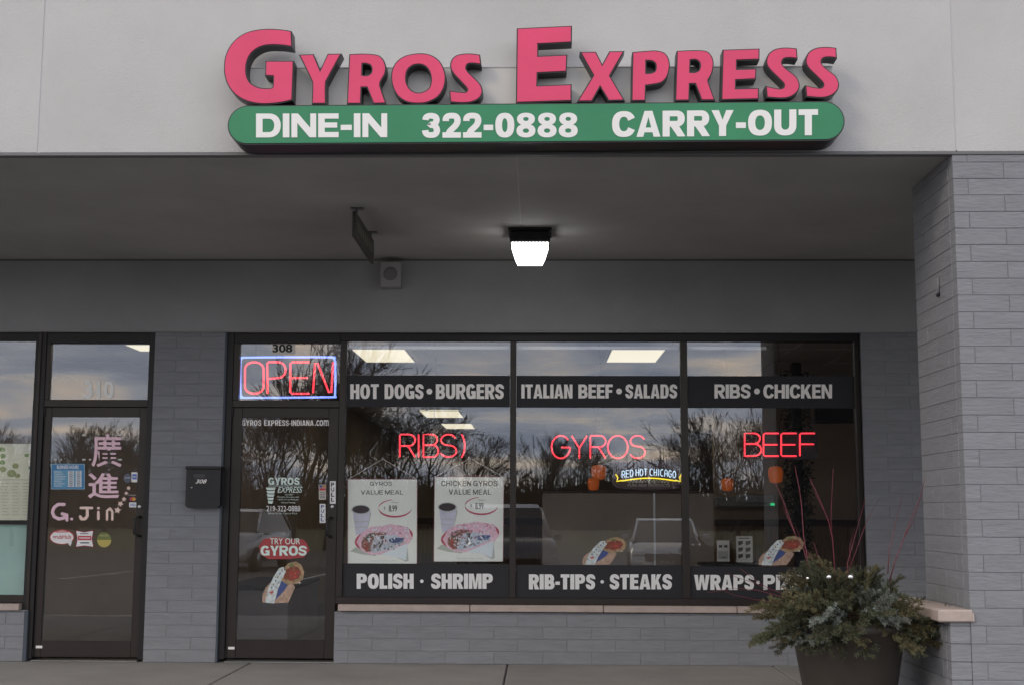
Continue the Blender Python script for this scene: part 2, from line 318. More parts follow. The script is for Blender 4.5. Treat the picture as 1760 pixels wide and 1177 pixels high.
# ------------------------------------------------------------------ block walls
BM = {}
def block_mesh(L_, H_, D_, m):
    k = (round(L_, 3), round(H_, 3), round(D_, 3), m.name)
    if k not in BM: BM[k] = MB().box((0, 0, 0), (k[0], k[2], k[1]), m, .0022).mesh('block')
    return BM[k]
def block_run(par, x0, x1, yf, z0, z1, offs, depth=.09, axis='x', zstart=0, name='block', sgn=1, jag=.0009):
    """courses of painted blocks; x runs along the wall, yf is the face"""
    zs = []; z = zstart
    while z < z1-.001:
        if z+CR > z0+.001: zs.append((max(z, z0), min(z+CR, z1)))
        z += CR
    for i, (a, b) in enumerate(zs):
        if b-a < .012: continue
        row = round((a-zstart)/CR-.3); off = offs[row % len(offs)]
        js = [x0]+[x for x in (off+.4064*k+x0 for k in range(-3, 60)) if x0+.03 < x < x1-.03]+[x1]
        for p, q in zip(js, js[1:]):
            j = random.uniform(-jag, jag)
            me = block_mesh(q-p-.003, b-a-.0032, depth, block_m); o = bpy.data.objects.new(name, me); C.objects.link(o)
            if axis == 'x': o.location = (p+.002, yf+j, a+.002)
            else: o.location = (yf+j, p+.002, a+.002); o.rotation_euler = (0, 0, math.pi/2); o.location.x += (depth if sgn > 0 else 0)
            o.parent = par; o.matrix_parent_inverse = INV[par.name]
# pier between the two doors
XA, XB = XX(256), XX(380)
pier = thing('block_pier', 'grey painted block pier between the two shop doors, mailbox on it', 'wall', ((XA+XB)/2, W, 0))
MB().box((XA+.004, W+.0035, 0), (XB-.004, W+.3, HH+.01), mortar_m).build('mortar', pier)
block_run(pier, XA, XB, W, 0, HH, (.19, -.01))
# base wall under the three panes
XD, XE = XX(579), XX(1487)
ZS = ZZ(1052)
base = thing('base_wall', 'low grey painted block wall under the three restaurant windows', 'wall', (0, W, 0))
MB().box((XD, W+.0035, 0), (XE+.0, W+.3, ZS-.002), mortar_m).build('mortar', base)
block_run(base, XD, XE, W, 0, ZS, (.12, .32))
# end wall right of the windows
rw = thing('end_wall', 'grey painted block wall in shade between the windows and the pillar', 'wall', (XE+.4, W, 0))
MB().box((XE+.003, W+.0035, 0), (5.5, W+.3, HH+.01), mortar_m).build('mortar', rw)
block_run(rw, XE, 4.0, W, 0, HH, (.2, .4))
# base wall of the neighbour
XG = XX(46, W, 1090)
nb = thing('neighbour_base_wall', 'low grey painted block wall under the window left of door 310', 'wall', (XG-.6, W, 0))
MB().box((-6.5, W+.0035, 0), (XG-.003, W+.3, ZS-.002), mortar_m).build('mortar', nb)
block_run(nb, -6.1, XG, W, 0, ZS, (.2, .0))
MB().box((XG-.03, W-.004, 0), (XG+.004, W+.3, ZS-.004), shadejamb_m, .004).build('shaded_return', nb)
# pillar
Z0P = .0024
pl = thing('pillar', 'square grey painted block pillar holding up the canopy corner', 'pillar', (XP+.4, DF+.4, 0))
MB().box((XP+.004, DF+.004, 0), (4.4, DB-.007, HS+.02), mortar_m).build('mortar', pl)
block_run(pl, XP, 4.3, DF, Z0P, HS, (.305, .09), zstart=Z0P)
block_run(pl, DF+.093, DB, XP, Z0P, HS, (.33, .12), zstart=Z0P, axis='y', depth=.08)
# wing wall with its stone cap
XWG = XP-.118
wg = thing('wing_wall', 'low painted block wing on the pillar side, topped by a stone cap', 'wall', (XWG, DF+.4, 0))
ZC = P(1640, 1068, DF).z
MB().box((XWG+.007, DF+.012, 0), (XP-.003, DB+.3, ZC-.003), mortar_m).build('mortar', wg)
block_run(wg, XWG, XP+.0015, DF+.003, Z0P, ZC, (.5,), zstart=Z0P, depth=.07)
block_run(wg, DF+.078, DB+.3, XWG, Z0P, ZC, (.28, .08), zstart=Z0P, axis='y', depth=.06)
MB().box((XWG-.07, DF-.022, ZC), (XP+.012, DB+.32, P(1640, 1047, DF).z), stone_m, .008).build('stone_cap', wg)
MB().box((XP+.005, DF-.02, ZC+.002), (XP+.02, DF-.002, ZC+.05), stone_m, .004).build('cap_return', wg)
# pillar conduit stub
cs = P(1605, 492, DF+.35); zc = P(1605, 505, DF+.33).z
cn = thing('conduit_stub', 'small metal conduit stub with a dark drip cap on the pillar side', 'conduit', (XP, DF+.33, zc))
MB().tube([(XP-.008, DF+.34, zc+.10), (XP-.008, DF+.34, zc)], .006, mortar_m).build('pipe', cn)
MB().tube([(XP-.001, DF+.34, zc), (XP-.02, DF+.34, zc-.012)], .011, blackm_m).build('drip_cap', cn)
# ------------------------------------------------------------------ fascia, soffit, header
fa = thing('canopy_fascia', 'wide off-white stucco fascia above the shops', 'fascia', (0, DF, HS))
xs = [-9, XX(72, DF, 130), XX(1639, DF, 130), 9]
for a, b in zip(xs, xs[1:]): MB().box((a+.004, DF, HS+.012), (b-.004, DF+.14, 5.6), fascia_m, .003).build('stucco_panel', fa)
MB().box((-9, DF+.004, HS+.012), (9, DF+.13, 5.6), mat('sealant', (.48, .49, .50), .8)).build('joint_backing', fa)
MB().box((-9, DF-.007, HS-.008), (9, DF+.05, HS+.0095), drip_m, .002).build('drip_edge', fa)
so_ = thing('soffit', 'smooth grey-brown canopy soffit over the sidewalk', 'soffit', (0, 9.5, HS))
XS = PZ(893, 350, HS).x
for a, b in ((-9, XS-2.44*2), (XS-2.44*2, XS), (XS, 9)):
    MB().box((a+.001, DF+.052, HS+.002), (b-.001, W+.3, HS+.03), soffit_m, .0015).build('soffit_panel', so_)
MB().box((-9, DF+.05, HS+.031), (9, W+.3, HS+.06), concd_m).build('soffit_backing', so_)
MB().box((XS-.004, DF+.06, HS-.001), (XS+.004, PZ(897, 385, HS).y, HS+.0015), mat('caulk', (.42, .41, .40), .8)).build('caulk_bead', so_)
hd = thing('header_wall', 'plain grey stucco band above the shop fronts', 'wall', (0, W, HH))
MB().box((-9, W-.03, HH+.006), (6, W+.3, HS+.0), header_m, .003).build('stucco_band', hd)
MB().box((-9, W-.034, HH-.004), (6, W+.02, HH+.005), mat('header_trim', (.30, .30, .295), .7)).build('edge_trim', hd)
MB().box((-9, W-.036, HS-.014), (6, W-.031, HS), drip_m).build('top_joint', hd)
MB().box((-9, W+.3, HS+.03), (9, W+16, HS+.3), concd_m).build('roof_deck', hd)
# ------------------------------------------------------------------ big pink letters
def A(ox, oy, s, pts): return [((ox+p[0]/s, oy+p[1]/s)+tuple(p[2:])) for p in pts]
c = 1
LET = [
 ('G', 'pink letter G, large first letter', [A(380, 40, 6.769, [(822,95,c),(830,285,c),(720,268),(600,262),(500,272),(420,305),(350,365),(308,450),(295,550),(310,640),(355,705),(430,745),(500,757),(575,755),(600,735),(603,625,c),(510,618,c),(516,440,c),(848,440,c),(832,900,c),(740,925),(600,945),(470,948),(350,930),(240,890),(140,815),(70,710),(38,600),(33,520),(45,400),(95,280),(180,180),(300,108),(440,75),(600,68),(740,80)])]),
 ('Y', None, [A(380, 40, 6.769, [(903,368,c),(1078,362,c),(1153,543,c),(1240,358,c),(1405,356,c),(1245,650),(1222,720),(1222,945,c),(1053,945,c),(1060,720),(1040,650)])]),
 ('R', None, [A(380, 40, 6.769, [(1490,362,c),(1640,356),(1765,362),(1840,380),(1893,430),(1920,510),(1912,590),(1880,650),(1855,700),(1862,760),(1925,940,c),(1770,945,c),(1695,755,c),(1637,755,c),(1630,945,c),(1462,945,c)]), A(380, 40, 6.769, [(1648,480,c),(1690,480),(1735,500),(1750,545),(1735,590),(1690,610),(1645,605,c)])]),
 ('O', None, [A(640, 40, 6.769, [(560,352),(680,372),(780,440),(840,550),(855,660),(830,770),(760,870),(640,930),(530,943),(400,925),(300,860),(240,760),(218,650),(230,540),(290,440),(400,375)]), A(640, 40, 6.769, [(545,488),(620,515),(665,580),(680,660),(665,740),(620,785),(540,810),(460,785),(410,720),(395,650),(410,560),(465,505)])]),
 ('S', None, [A(640, 40, 6.769, [(1255,368,c),(1270,490,c),(1180,478),(1120,482),(1095,515),(1110,560),(1180,630),(1240,690),(1275,745),(1283,810),(1255,870),(1190,915),(1100,935),(1000,935),(905,925,c),(892,785,c),(1000,800),(1080,803),(1100,780),(1085,750),(1020,680),(950,605),(915,550),(903,490),(925,420),(980,375),(1060,357),(1150,355)])]),
 ('E', 'tall pink letter E, the first of the second word', [A(870, 35, 6.769, [(122,95,c),(767,65,c),(765,265,c),(375,285,c),(375,418,c),(712,402,c),(705,605,c),(368,622,c),(365,762,c),(763,745,c),(763,945,c),(112,968,c)])]),
 ('X', None, [A(870, 35, 6.769, [(855,370,c),(1045,368,c),(1118,512,c),(1200,362,c),(1378,360,c),(1210,650,c),(1382,940,c),(1190,945,c),(1093,785,c),(1000,950,c),(822,952,c),(1010,645,c)])]),
 ('P', None, [A(1060, 70, 8.8, [(235,175,c),(480,155),(600,152),(720,185),(785,270),(805,380),(785,500),(740,590),(650,655),(445,690,c),(438,920,c),(220,922,c)]), A(1060, 70, 8.8, [(450,315,c),(520,318),(575,350),(588,400),(575,460),(520,490),(448,495,c)])]),
 ('R', None, [A(1060, 70, 8.8, [(905,158,c),(1100,148),(1300,150),(1390,180),(1450,260),(1468,360),(1450,480),(1415,560),(1390,600),(1400,660),(1490,910,c),(1280,912,c),(1185,665,c),(1108,665,c),(1100,915,c),(882,918,c)]), A(1060, 70, 8.8, [(1118,305,c),(1190,300),(1240,330),(1257,385),(1240,445),(1190,478),(1112,480,c)])]),
 ('E', None, [A(1230, 70, 7.652, [(90,122,c),(580,106,c),(578,258,c),(282,268,c),(282,378,c),(540,370,c),(532,515,c),(270,528,c),(268,632,c),(572,625,c),(568,778,c),(72,790,c)])]),
]
Sp = [(1070,106,c),(1080,250,c),(990,238),(905,245),(875,290),(900,345),(980,410),(1060,475),(1100,550),(1105,620),(1070,690),(980,750),(860,770),(672,755,c),(655,595,c),(760,620),(860,632),(895,600),(880,560),(800,480),(710,390),(668,320),(665,250),(700,170),(780,115),(880,95),(980,95)]
LET.append(('S', None, [A(1230, 70, 7.652, Sp)])); LET.append(('S', None, [A(1230+518/7.652, 70-9/7.652, 7.652, Sp)]))
YL = DF-.20
sg = thing('letter_sign', 'pink channel letters with black sides spelling GYROS EXPRESS on the fascia', 'sign', (0, DF, ZZ(180, DF)))
def lift(splines, Y):
    return [[(lambda q: (q.x, q.z))(P(x, y, Y)) for x, y in smooth_outline(s)] for s in splines]
for ch, lab, spl in LET:
    s2 = lift(spl, YL)
    v, f = poly2(s2, .10, 0)
    o = MB().add([(a.x, YL+.052-a.z, a.y) for a in v], f, can_m).build('channel_letter', sg, lab or 'pink letter '+ch)
    v, f = poly2(s2, .006, -.0075)
    MB().add([(a.x, YL-.001-a.z, a.y) for a in v], f, pink_m).build('acrylic_face', o)
ra, rb = P(425, 118, DF-.1), P(1431, 117, DF-.1)
race_m = mat('raceway_paint', (.54, .535, .52), .6, var=.03)
zb_ = ZZ(182, DF-.1)
MB().box((ra.x, DF-.1, zb_), (rb.x, DF-.002, ra.z), race_m, .003).build('raceway', sg)
MB().box((ra.x, DF-.103, ra.z-.001), (rb.x, DF-.002, ra.z+.003), mat('raceway_edge', (.40, .40, .40), .6)).build('raceway_lid', sg)
# green cabinet
YC = DF-.22
cb = thing('cabinet_sign', 'green pill-shaped cabinet sign with white DINE-IN 322-0888 CARRY-OUT lettering', 'sign', (0, DF, ZZ(250, DF)))
def pill(grow):
    a = P(425.5, 215.2, YC); b = P(1417, 208, YC); r = (P(800, 180, YC).z-P(800, 245.5, YC).z)/2+grow
    t = (b-a); an = math.atan2(t.z, t.x); o = []
    for i in range(17): q = an+math.pi/2+math.pi*i/16; o.append((a.x+r*math.cos(q), a.z+r*math.sin(q)))
    for i in range(17): q = an-math.pi/2+math.pi*i/16; o.append((b.x+r*math.cos(q), b.z+r*math.sin(q)))
    return o
v, f = poly2([pill(.004)], .205); MB().add([(a.x, YC+.108-a.z, a.y) for a in v], f, can_m).build('cabinet_body', cb)
v, f = poly2([pill(-.004)], .004); MB().add([(a.x, YC+.001-a.z, a.y) for a in v], f, green_m).build('acrylic_face', cb)
YT = YC-.003
for body, x0, y0, x1, y1, tl in (('DINE-IN', 440, 195.5, 665.5, 236.5, -.002), ('322-0888', 725, 194.5, 993, 237, -.003), ('CARRY-OUT', 1052, 190, 1406, 234.5, -.010)):
    heavy(MB(), body, x0, y0, x1, y1, YT, white_m, .275, tl, .085).build('lettering', cb, 'white '+body+' lettering')
# ------------------------------------------------------------------ frames and glass
YG = W+.055
def member(par, name, px0, py0, px1, py1, d0=.03, d1=.13, m=None, row=850):
    return frame_box(MB(), px0, py0, px1, py1, W+d0, W+d1, m or bronze_m, .003, row).build(name, par)
def pane(par, px0, py0, px1, py1, name='glass_pane'):
    return MB().box((XX(px0)-.004, YG, ZZ(py0)+.004), (XX(px1)+.004, YG+.006, ZZ(py1)-.004), glass_m).build(name, par)
wf = thing('restaurant_window', 'bronze framed three-pane restaurant window with black menu bands', 'window', (XX(1030), W, ZS))
member(wf, 'frame_header', 579, 571, 1486, 585.5, .028, .135, bronzed_m)
member(wf, 'frame_sill', 579, 1027, 1486, 1038.5, .026, .135)
for a, b in ((579, 590), (876, 886.5), (1173, 1185), (1477, 1486)): member(wf, 'mullion', a, 585.5, b, 1027)
for a, b in ((590, 876), (886.5, 1173), (1185, 1477)): pane(wf, a, 585.5, b, 1027)
YV = YG+.0075
def band(px0, py0, px1, py1, texts):
    o = MB().box((XX(px0)+.003, YG-.002, ZZ(py0)), (XX(px1)-.003, YG-.0008, ZZ(py1)), black_m).build('vinyl_band', wf, 'black band reading '+texts[0])
    body, x0, y0, x1, y1, m, bold = texts[1:]
    mb = MB()
    for t, a, b_ in body:
        if t == '*': mb_r = (b_-a)/2; put_poly(mb, ell((a+b_)/2, (y0+y1)/2, mb_r, mb_r, 20), YG-.0026, m)
        else: heavy(mb, t, a, y0, b_, y1, YG-.0026, m, .235 if m is offw_m else .27)
    mb.build('lettering', o)
band(590, 644, 876, 698.5, ('HOT DOGS BURGERS', [('HOT', 602, 651), ('DOGS', 661, 728), ('*', 733, 743), ('BURGERS', 749, 866)], 0, 659.5, 0, 685, offw_m, .045))
band(886.5, 644, 1173, 699, ('ITALIAN BEEF SALADS', [('ITALIAN', 896, 984), ('BEEF', 994, 1053), ('*', 1059, 1069), ('SALADS', 1075, 1164)], 0, 660, 0, 684, offw_m, .045))
band(1185, 644, 1477, 699, ('RIBS CHICKEN', [('RIBS', 1228, 1290), ('*', 1296, 1306), ('CHICKEN', 1312, 1430)], 0, 660, 0, 684, offw_m, .045))
band(590, 969, 876, 1027, ('POLISH SHRIMP', [('POLISH', 613, 711), ('*', 722, 728), ('SHRIMP', 741, 847)], 0, 985, 0, 1011, white_m, .05))
band(886.5, 970, 1173, 1027, ('RIB-TIPS STEAKS', [('RIB-TIPS', 909, 1023), ('*', 1032, 1038), ('STEAKS', 1048, 1155)], 0, 986, 0, 1012, white_m, .05))
band(1185, 971, 1477, 1027, ('WRAPS PIZZA', [('WRAPS', 1193, 1296), ('*', 1300, 1306), ('PIZZA', 1312, 1402)], 0, 987, 0, 1013, white_m, .05))
def scatter(b, q, cx, cy, rx, ry, n, ms, sz, Y, rot=0, seed=1):
    r = random.Random(seed)
    for i in range(n):
        a, d = r.uniform(0, 6.283), math.sqrt(r.random()); u, v = d*rx*math.cos(a), d*ry*math.sin(a); x, y = cx+u*math.cos(rot)-v*math.sin(rot), cy+u*math.sin(rot)+v*math.cos(rot); k = sz*r.uniform(.4, 1.3); e = r.uniform(0, 3.14)
        put_poly(b, [q(x+k*math.cos(e+t)*f, y+k*math.sin(e+t)*f*.8) for t, f in ((0, 1), (1.3, .45), (2.9, .9), (4.5, .4))], Y-.000015*i, ms[r.randrange(len(ms))])
# food photo decals
pita_m = mat('pita_print', (.36, .25, .14), .7, var=.4, vscale=40); meat_m = mat('meat_print', (.22, .06, .035), .7, var=.4, vscale=60)
paper_m = mat('paper_print', (.56, .62, .62), .7, var=.3, vscale=30); blue_m = mat('blue_print', (.05, .08, .24), .6); skin_m = mat('hand_print', (.42, .29, .22), .7, var=.25, vscale=30)
red_m = mat('red_print', (.50, .05, .06), .6); tomato_m = mat('tomato_print', (.36, .05, .035), .6, var=.5, vscale=70); leaf_m = mat('lettuce_print', (.14, .20, .07), .7)
def gyro_decal(x, y, w, h, Y, name, parent=None, label=None):
    mb = MB(); q = lambda pts: [(x+a*w, y+b*h) for a, b in pts]
    put_poly(mb, q([(.0,.98),(.0,.80),(.08,.62),(.2,.5),(.28,.98)]), Y, skin_m)
    put_poly(mb, q([(.18,1.),(.26,.8),(.5,.62),(.72,.52),(.78,.62),(.70,.8),(.62,.98)]), Y-.0003, skin_m)
    put_poly(mb, q([(.36,.42),(.46,.22),(.62,.04),(.8,.0),(.93,.08),(1.,.25),(.97,.42),(.85,.52),(.62,.56),(.44,.5)]), Y-.0006, pita_m)
    put_poly(mb, q([(.46,.40),(.56,.2),(.72,.10),(.86,.14),(.93,.27),(.86,.40),(.68,.47)]), Y-.0009, meat_m)
    put_poly(mb, q([(.62,.34),(.72,.24),(.86,.22),(.92,.3),(.82,.38),(.70,.42)]), Y-.0012, tomato_m)
    put_poly(mb, q([(.60,.10),(.68,.05),(.76,.08),(.70,.13)]), Y-.0012, leaf_m)
    put_poly(mb, q([(.06,.98),(.13,.66),(.26,.38),(.40,.16),(.50,.13),(.56,.24),(.46,.44),(.36,.70),(.28,1.)]), Y-.0015, paper_m)
    put_poly(mb, q([(.30,.92),(.38,.68),(.46,.46),(.60,.56),(.52,.70),(.38,.84)]), Y-.0018, blue_m)
    put_poly(mb, q([(.17,.74),(.22,.66),(.27,.72),(.22,.80)]), Y-.0019, red_m)
    qq = lambda a, b_: (x+a*w, y+b_*h); dkp = mat('print_dark', (.10, .08, .07), .6, var=.5, vscale=60); pale = mat('print_pale', (.62, .58, .50), .7)
    scatter(mb, qq, .70, .30, .24, .17, 26, [meat_m, dkp, tomato_m, pita_m], .045, Y-.0013, seed=3); scatter(mb, qq, .80, .50, .14, .03, 8, [pale, pita_m], .04, Y-.0013, seed=4)
    scatter(mb, qq, .16, .84, .10, .12, 10, [pita_m, pale], .05, Y-.0013, seed=6); scatter(mb, qq, .52, .80, .10, .12, 8, [pita_m, pale], .05, Y-.0013, seed=8)
    scatter(mb, qq, .29, .56, .09, .36, 22, [pale, mat('print_steel', (.33, .38, .42), .6), paper_m], .05, Y-.00185, rot=.5, seed=5)
    for k in range(6): a = .2+.05*k; put_poly(mb, q([(a, .62-.085*k), (a+.03, .60-.085*k), (a+.035, .64-.085*k), (a+.01, .66-.085*k)]), Y-.0019, leaf_m if k % 2 else blue_m)
    return mb.build(name, parent, label)
gyro_decal(1001, 922, 76, 48, YG-.003, 'food_decal', wf, 'hand holding a wrapped gyro, decal in the middle pane')
gyro_decal(1304, 920, 78, 51, YG-.003, 'food_decal', wf, 'hand holding a wrapped gyro, decal in the right pane')
# stone window ledge
lg = thing('window_ledge', 'pale pinkish stone ledge under the restaurant windows', 'ledge', (XX(1030), W, ZS))
for a, b in ((581, 808), (808, 1037), (1037, 1266), (1266, 1486)):
    MB().box((XX(a, W, 1045)+.003, W-.035, ZZ(1050.5)), (XX(b, W, 1045)-.003, W+.14, ZZ(1039)-.0), stone_m, .005).build('ledge_stone', lg)
lg2 = thing('neighbour_ledge', 'short pale stone ledge at the left edge beside door 310', 'ledge', (XG-.5, W, ZS))
MB().box((-5.2, W-.035, ZZ(1052.5)), (XX(35, W, 1045), W+.14, ZZ(1041)), stone_m, .005).build('ledge_stone', lg2)
MB().box((-6.5, W-.035, ZZ(1052.5)), (-5.206, W+.14, ZZ(1041)), stone_m, .005).build('ledge_stone', lg2)
# door 308 frame
df = thing('door_frame', 'bronze door frame around door 308 with the glazed transom behind the OPEN sign', 'door frame', (XX(480), W, 0))
member(df, 'jamb', 380.5, 571, 393, 1135.5, .02, .14, bronzed_m); MB().box((XX(379)-.004, W-.002, 0), (XX(379)+.016, W+.3, HH), shadejamb_m, .003).build('shaded_return', df)
member(df, 'frame_header', 393, 571, 579, 590, .028, .135, bronzed_m); member(df, 'transom_bar', 393, 688, 579, 700, .026, .14)
XT0, XT1 = XX(409.5, W, 640), XX(578.8, W, 640)
MB().box((XX(393), W+.03, ZZ(590)), (XT0, W+.13, ZZ(688)), bronze_m, .003).build('transom_post', df)
MB().box((XT0, YG, ZZ(590)), (XX(579), YG+.006, ZZ(688)), glass_m).build('transom_pane', df)
MB().box((XX(393), W+.0, 0), (XX(579), W+.14, .012), silver_m, .004).build('threshold', df)
o = MB().box((XX(466, W, 600), YG-.003, ZZ(607)), (XX(505, W, 600), YG-.0008, ZZ(590.5)), mat('number_plate', (.72, .68, .62), .6)).build('number_plate', df, 'grey plate with black number 308')
put_text(MB(), '308', 468.5, 591.5, 502.5, 605.5, YG-.004, black_m, .03).build('lettering', o)
def door(name, label, lx, gx0, gx1, rx, gtop, gbot, loc):
    d = thing(name, label, 'door', (XX((lx+rx)/2), W, 0))
    YD = .045
    member(d, 'stile', lx, 700.5, gx0, 1134, YD, YD+.045); member(d, 'stile', gx1, 700.5, rx, 1134, YD, YD+.045)
    member(d, 'top_rail', gx0, 700.5, gx1, gtop, YD+.001, YD+.044); member(d, 'bottom_rail', gx0, gbot, gx1, 1134, YD+.001, YD+.044)
    pane(d, gx0, gtop, gx1, gbot)
    lt = MB(); cx = (gx1+rx)/2+1.5; lt.lathe([(.016, 0), (.016, .006), (.009, .008)], (0, 0, 0), silver_m, 16)
    lo = lt.build('lock_cylinder', d); pp = P(cx, 870, W+YD); lo.location = pp; lo.rotation_euler = (math.pi/2, 0, 0)
    h = MB(); hx = XX(gx1+4); z0, z1 = ZZ(888), ZZ(925); y = W+YD
    h.tube([(hx+.02, y, z0-.01), (hx+.02, y-.045, z0-.01), (hx-.01, y-.055, z0-.03), (hx-.01, y-.055, z1+.03), (hx+.02, y-.045, z1+.01), (hx+.02, y, z1+.01)], .011, blackm_m, 8)
    h.build('pull_handle', d)
    MB().box((XX(lx+5), W+YD-.001, ZZ(1119)), (XX(lx+16), W+YD-.0002+.0, ZZ(1114.5)), white_m).build('maker_tag', d)
    MB().box((XX(lx)-.008, W+.03, ZZ(1134)), (XX(lx)+.012, W+.048, ZZ(1119)), bronzed_m, .003).build('hinge', d)
    MB().box((XX(lx)-.008, W+.03, ZZ(716)), (XX(lx)+.012, W+.048, ZZ(700)), bronzed_m, .003).build('hinge', d)
    return d
d1 = door('glass_door', 'restaurant door 308, bronze framed glass with GYROS EXPRESS lettering', 393, 410.5, 561, 578.5, 718, 1102, None)
YS = YG-.002
(lambda b_: (heavy(b_, 'GYROS', 416, 721.5, 449, 731, YS, offw_m, .17, 0, .12), heavy(b_, 'EXPRESS-INDIANA', 454, 721.5, 539, 731, YS, offw_m, .18, 0, .1)) and b_)(MB()).build('lettering', d1, 'grey web address along the top of the glass')
put_text(MB(), '.com', 541, 721, 565, 731.5, YS, white_m, .02).build('lettering', d1, 'white .com lettering')
pale_m = mat('pale_green_vinyl', (.66, .80, .74), .6)
mb = MB(); heavy(mb, 'GYROS', 461, 820, 515, 832.5, YS, pale_m, .27, 0, .06); put_text(mb, 'EXPRESS', 477, 836, 520, 846, YS, pale_m, .01, shear=.3)
for k in range(5): put_poly(mb, [(457+k*.8, 837+k*5.8), (474-k*1., 837+k*5.8), (472-k*1., 841.5+k*5.8), (459+k*.6, 841.5+k*5.8)], YS, pale_m)
put_poly(mb, rect(461, 834, 519, 834.8), YS, pale_m)
put_text(mb, 'HOURS', 490, 848, 502, 850.5, YS, pale_m, 0); put_text(mb, 'Monday thru Saturday', 477, 852, 514, 855, YS, pale_m, 0)
put_text(mb, '10:30 am to 9:00 pm', 478, 856.5, 513, 859.5, YS, pale_m, 0); put_text(mb, 'Closed Sunday', 483, 861.5, 508, 864.5, YS, pale_m, 0)
mb.build('lettering', d1, 'pale green restaurant logo and opening hours')
mb = MB(); put_text(mb, '219-322-0888', 458, 868.5, 516, 878, YS, white_m, .004); put_text(mb, 'Dine In or Carry Out', 461, 880, 511, 883.5, YS, pale_m, 0); mb.build('lettering', d1, 'white phone number 219-322-0888')
mb = MB(); put_poly(mb, [(445, 938), (452, 926), (470, 922), (500, 925), (520, 926), (527, 931), (532, 945), (522, 957), (495, 960), (462, 960), (448, 952)], YS+.0004, mat('red_blob', (.36, .045, .05), .6, var=.2, vscale=15))
put_text(mb, 'TRY OUR', 464, 924, 516, 934.5, YS-.0004, pale_m, .01); heavy(mb, 'GYROS', 448, 937, 527, 954, YS-.0008, pale_m, .26, 0, .06); mb.build('sticker', d1, 'red brush-stroke sticker reading TRY OUR GYROS')
gyro_decal(451, 964, 72, 72, YS, 'food_decal', d1, 'hand holding a wrapped gyro, decal on the door')
mb = MB(); put_poly(mb, rect(567, 826, 577, 865), W+.0425, white_m)
for i, ch in enumerate('PULL'): put_text(mb, ch, 569, 828.5+i*8.6, 574.5, 835.5+i*8.6, W+.042, black_m, .03)
mb.build('sticker', d1, 'white PULL sticker on the door stile')
mb = MB(); put_poly(mb, rect(548, 832, 560.5, 858), YS, mat('cream_sticker', (.50, .47, .42), .6)); put_poly(mb, rect(549, 833, 554.3, 837), YS-.0003, blue_m); put_poly(mb, rect(555, 833, 560, 837), YS-.0003, mat('orange_print', (.5, .18, .05), .6)); put_poly(mb, rect(549, 838, 560, 842), YS-.0003, red_m)
for k in range(4): put_poly(mb, rect(550, 845+k*3, 559, 846.2+k*3), YS-.0003, mat('grey_ink', (.15, .15, .15), .6))
mb.build('sticker', d1, 'small cream card-payment sticker')
mb = MB(); put_poly(mb, rect(549.5, 865, 559.5, 898), YS, white_m)
for i, ch in enumerate('PULL'): put_text(mb, ch, 551.5, 867+i*7.4, 557, 873+i*7.4, YS-.0003, blue_m, .03)
mb.build('sticker', d1, 'white sticker with blue lettering beside the handle')
# door 310 frame
df2 = thing('door_frame', 'bronze door frame around door 310 with the transom numbered 310', 'door frame', (XX(156), W, 0))
member(df2, 'jamb', 245.5, 571, 256.5, 1137, .02, .14, bronzed_m); member(df2, 'jamb', 47, 571, 66, 1137, .02, .14, bronzed_m)
member(df2, 'jamb_fin', 53, 571, 58, 1137, .008, .019)
member(df2, 'frame_header', 66, 571, 245.5, 590.5, .028, .135, bronzed_m); member(df2, 'transom_bar', 66, 687.5, 245.5, 700, .026, .14)
member(df2, 'transom_post', 66, 590.5, 73, 687.5)
pane(df2, 73, 590.5, 245.5, 687.5, 'transom_pane')
MB().box((XX(66), W+.0, 0), (XX(246), W+.14, .012), silver_m, .004).build('threshold', df2)
put_text(MB(), '310', 144, 654, 196, 684.5, YS, mat("faded_vinyl", (.92, .93, .90), .6), .035).build('lettering', df2, 'pale number 310 on the transom glass')
d2 = door('glass_door', 'neighbouring door 310, glass with pink Chinese characters and G. Jin lettering', 66, 79, 232, 245, 717.5, 1106, None)
o = put_text(MB(), '廣', 157, 745, 209, 802, YS, pinkv_m, .012).build('lettering', d2, 'upper pink Chinese character')
o = put_text(MB(), '進', 151, 812, 205, 856, YS, pinkv_m, .016).build('lettering', d2, 'lower pink Chinese character')
pinko_m = mat('pale_peach_vinyl', (.88, .66, .58), .6)
mb = MB(); T = lambda pts, w: thick(mb, pts, w, YS, pinkv_m)
def thick(mb, pts, w, Y, m):            # hand-cut strokes of vinyl, w pixels wide
    for i in range(len(pts)-1):
        (x0, y0), (x1, y1) = pts[i], pts[i+1]; d = math.hypot(x1-x0, y1-y0) or 1; nx, ny = -(y1-y0)/d*w/2, (x1-x0)/d*w/2
        put_poly(mb, [(x0+nx, y0+ny), (x1+nx, y1+ny), (x1-nx, y1-ny), (x0-nx, y0-ny)], Y-.00003*i, m)
    for i, (x, y) in enumerate(pts): put_poly(mb, ell(x, y, w/2, w/2, 12), Y-.0004-.00003*i, m)
thick(mb, [(110, 866), (100, 866), (93, 871), (90, 879), (93, 887), (101, 891), (110, 889), (113, 884), (107, 882)], 5.5, YS, pinkv_m)
thick(mb, [(115, 884), (115, 893)], 5, YS-.002, pinkv_m); thick(mb, [(123, 891), (123.4, 891)], 5, YS, pinkv_m)
thick(mb, [(139, 872), (158, 872)], 4.5, YS, pinko_m); thick(mb, [(150, 873), (150, 886), (146, 891), (140, 891), (138, 887)], 5, YS-.001, pinko_m)
thick(mb, [(169, 879), (169, 891)], 4.5, YS, pinko_m); thick(mb, [(169, 872.5), (169.4, 872.5)], 4.5, YS, pinko_m)
thick(mb, [(184, 892), (184, 877), (189, 873), (193, 878), (193, 892)], 4, YS, pinko_m); mb.build('lettering', d2, 'hand-cut pink G. Jin lettering')
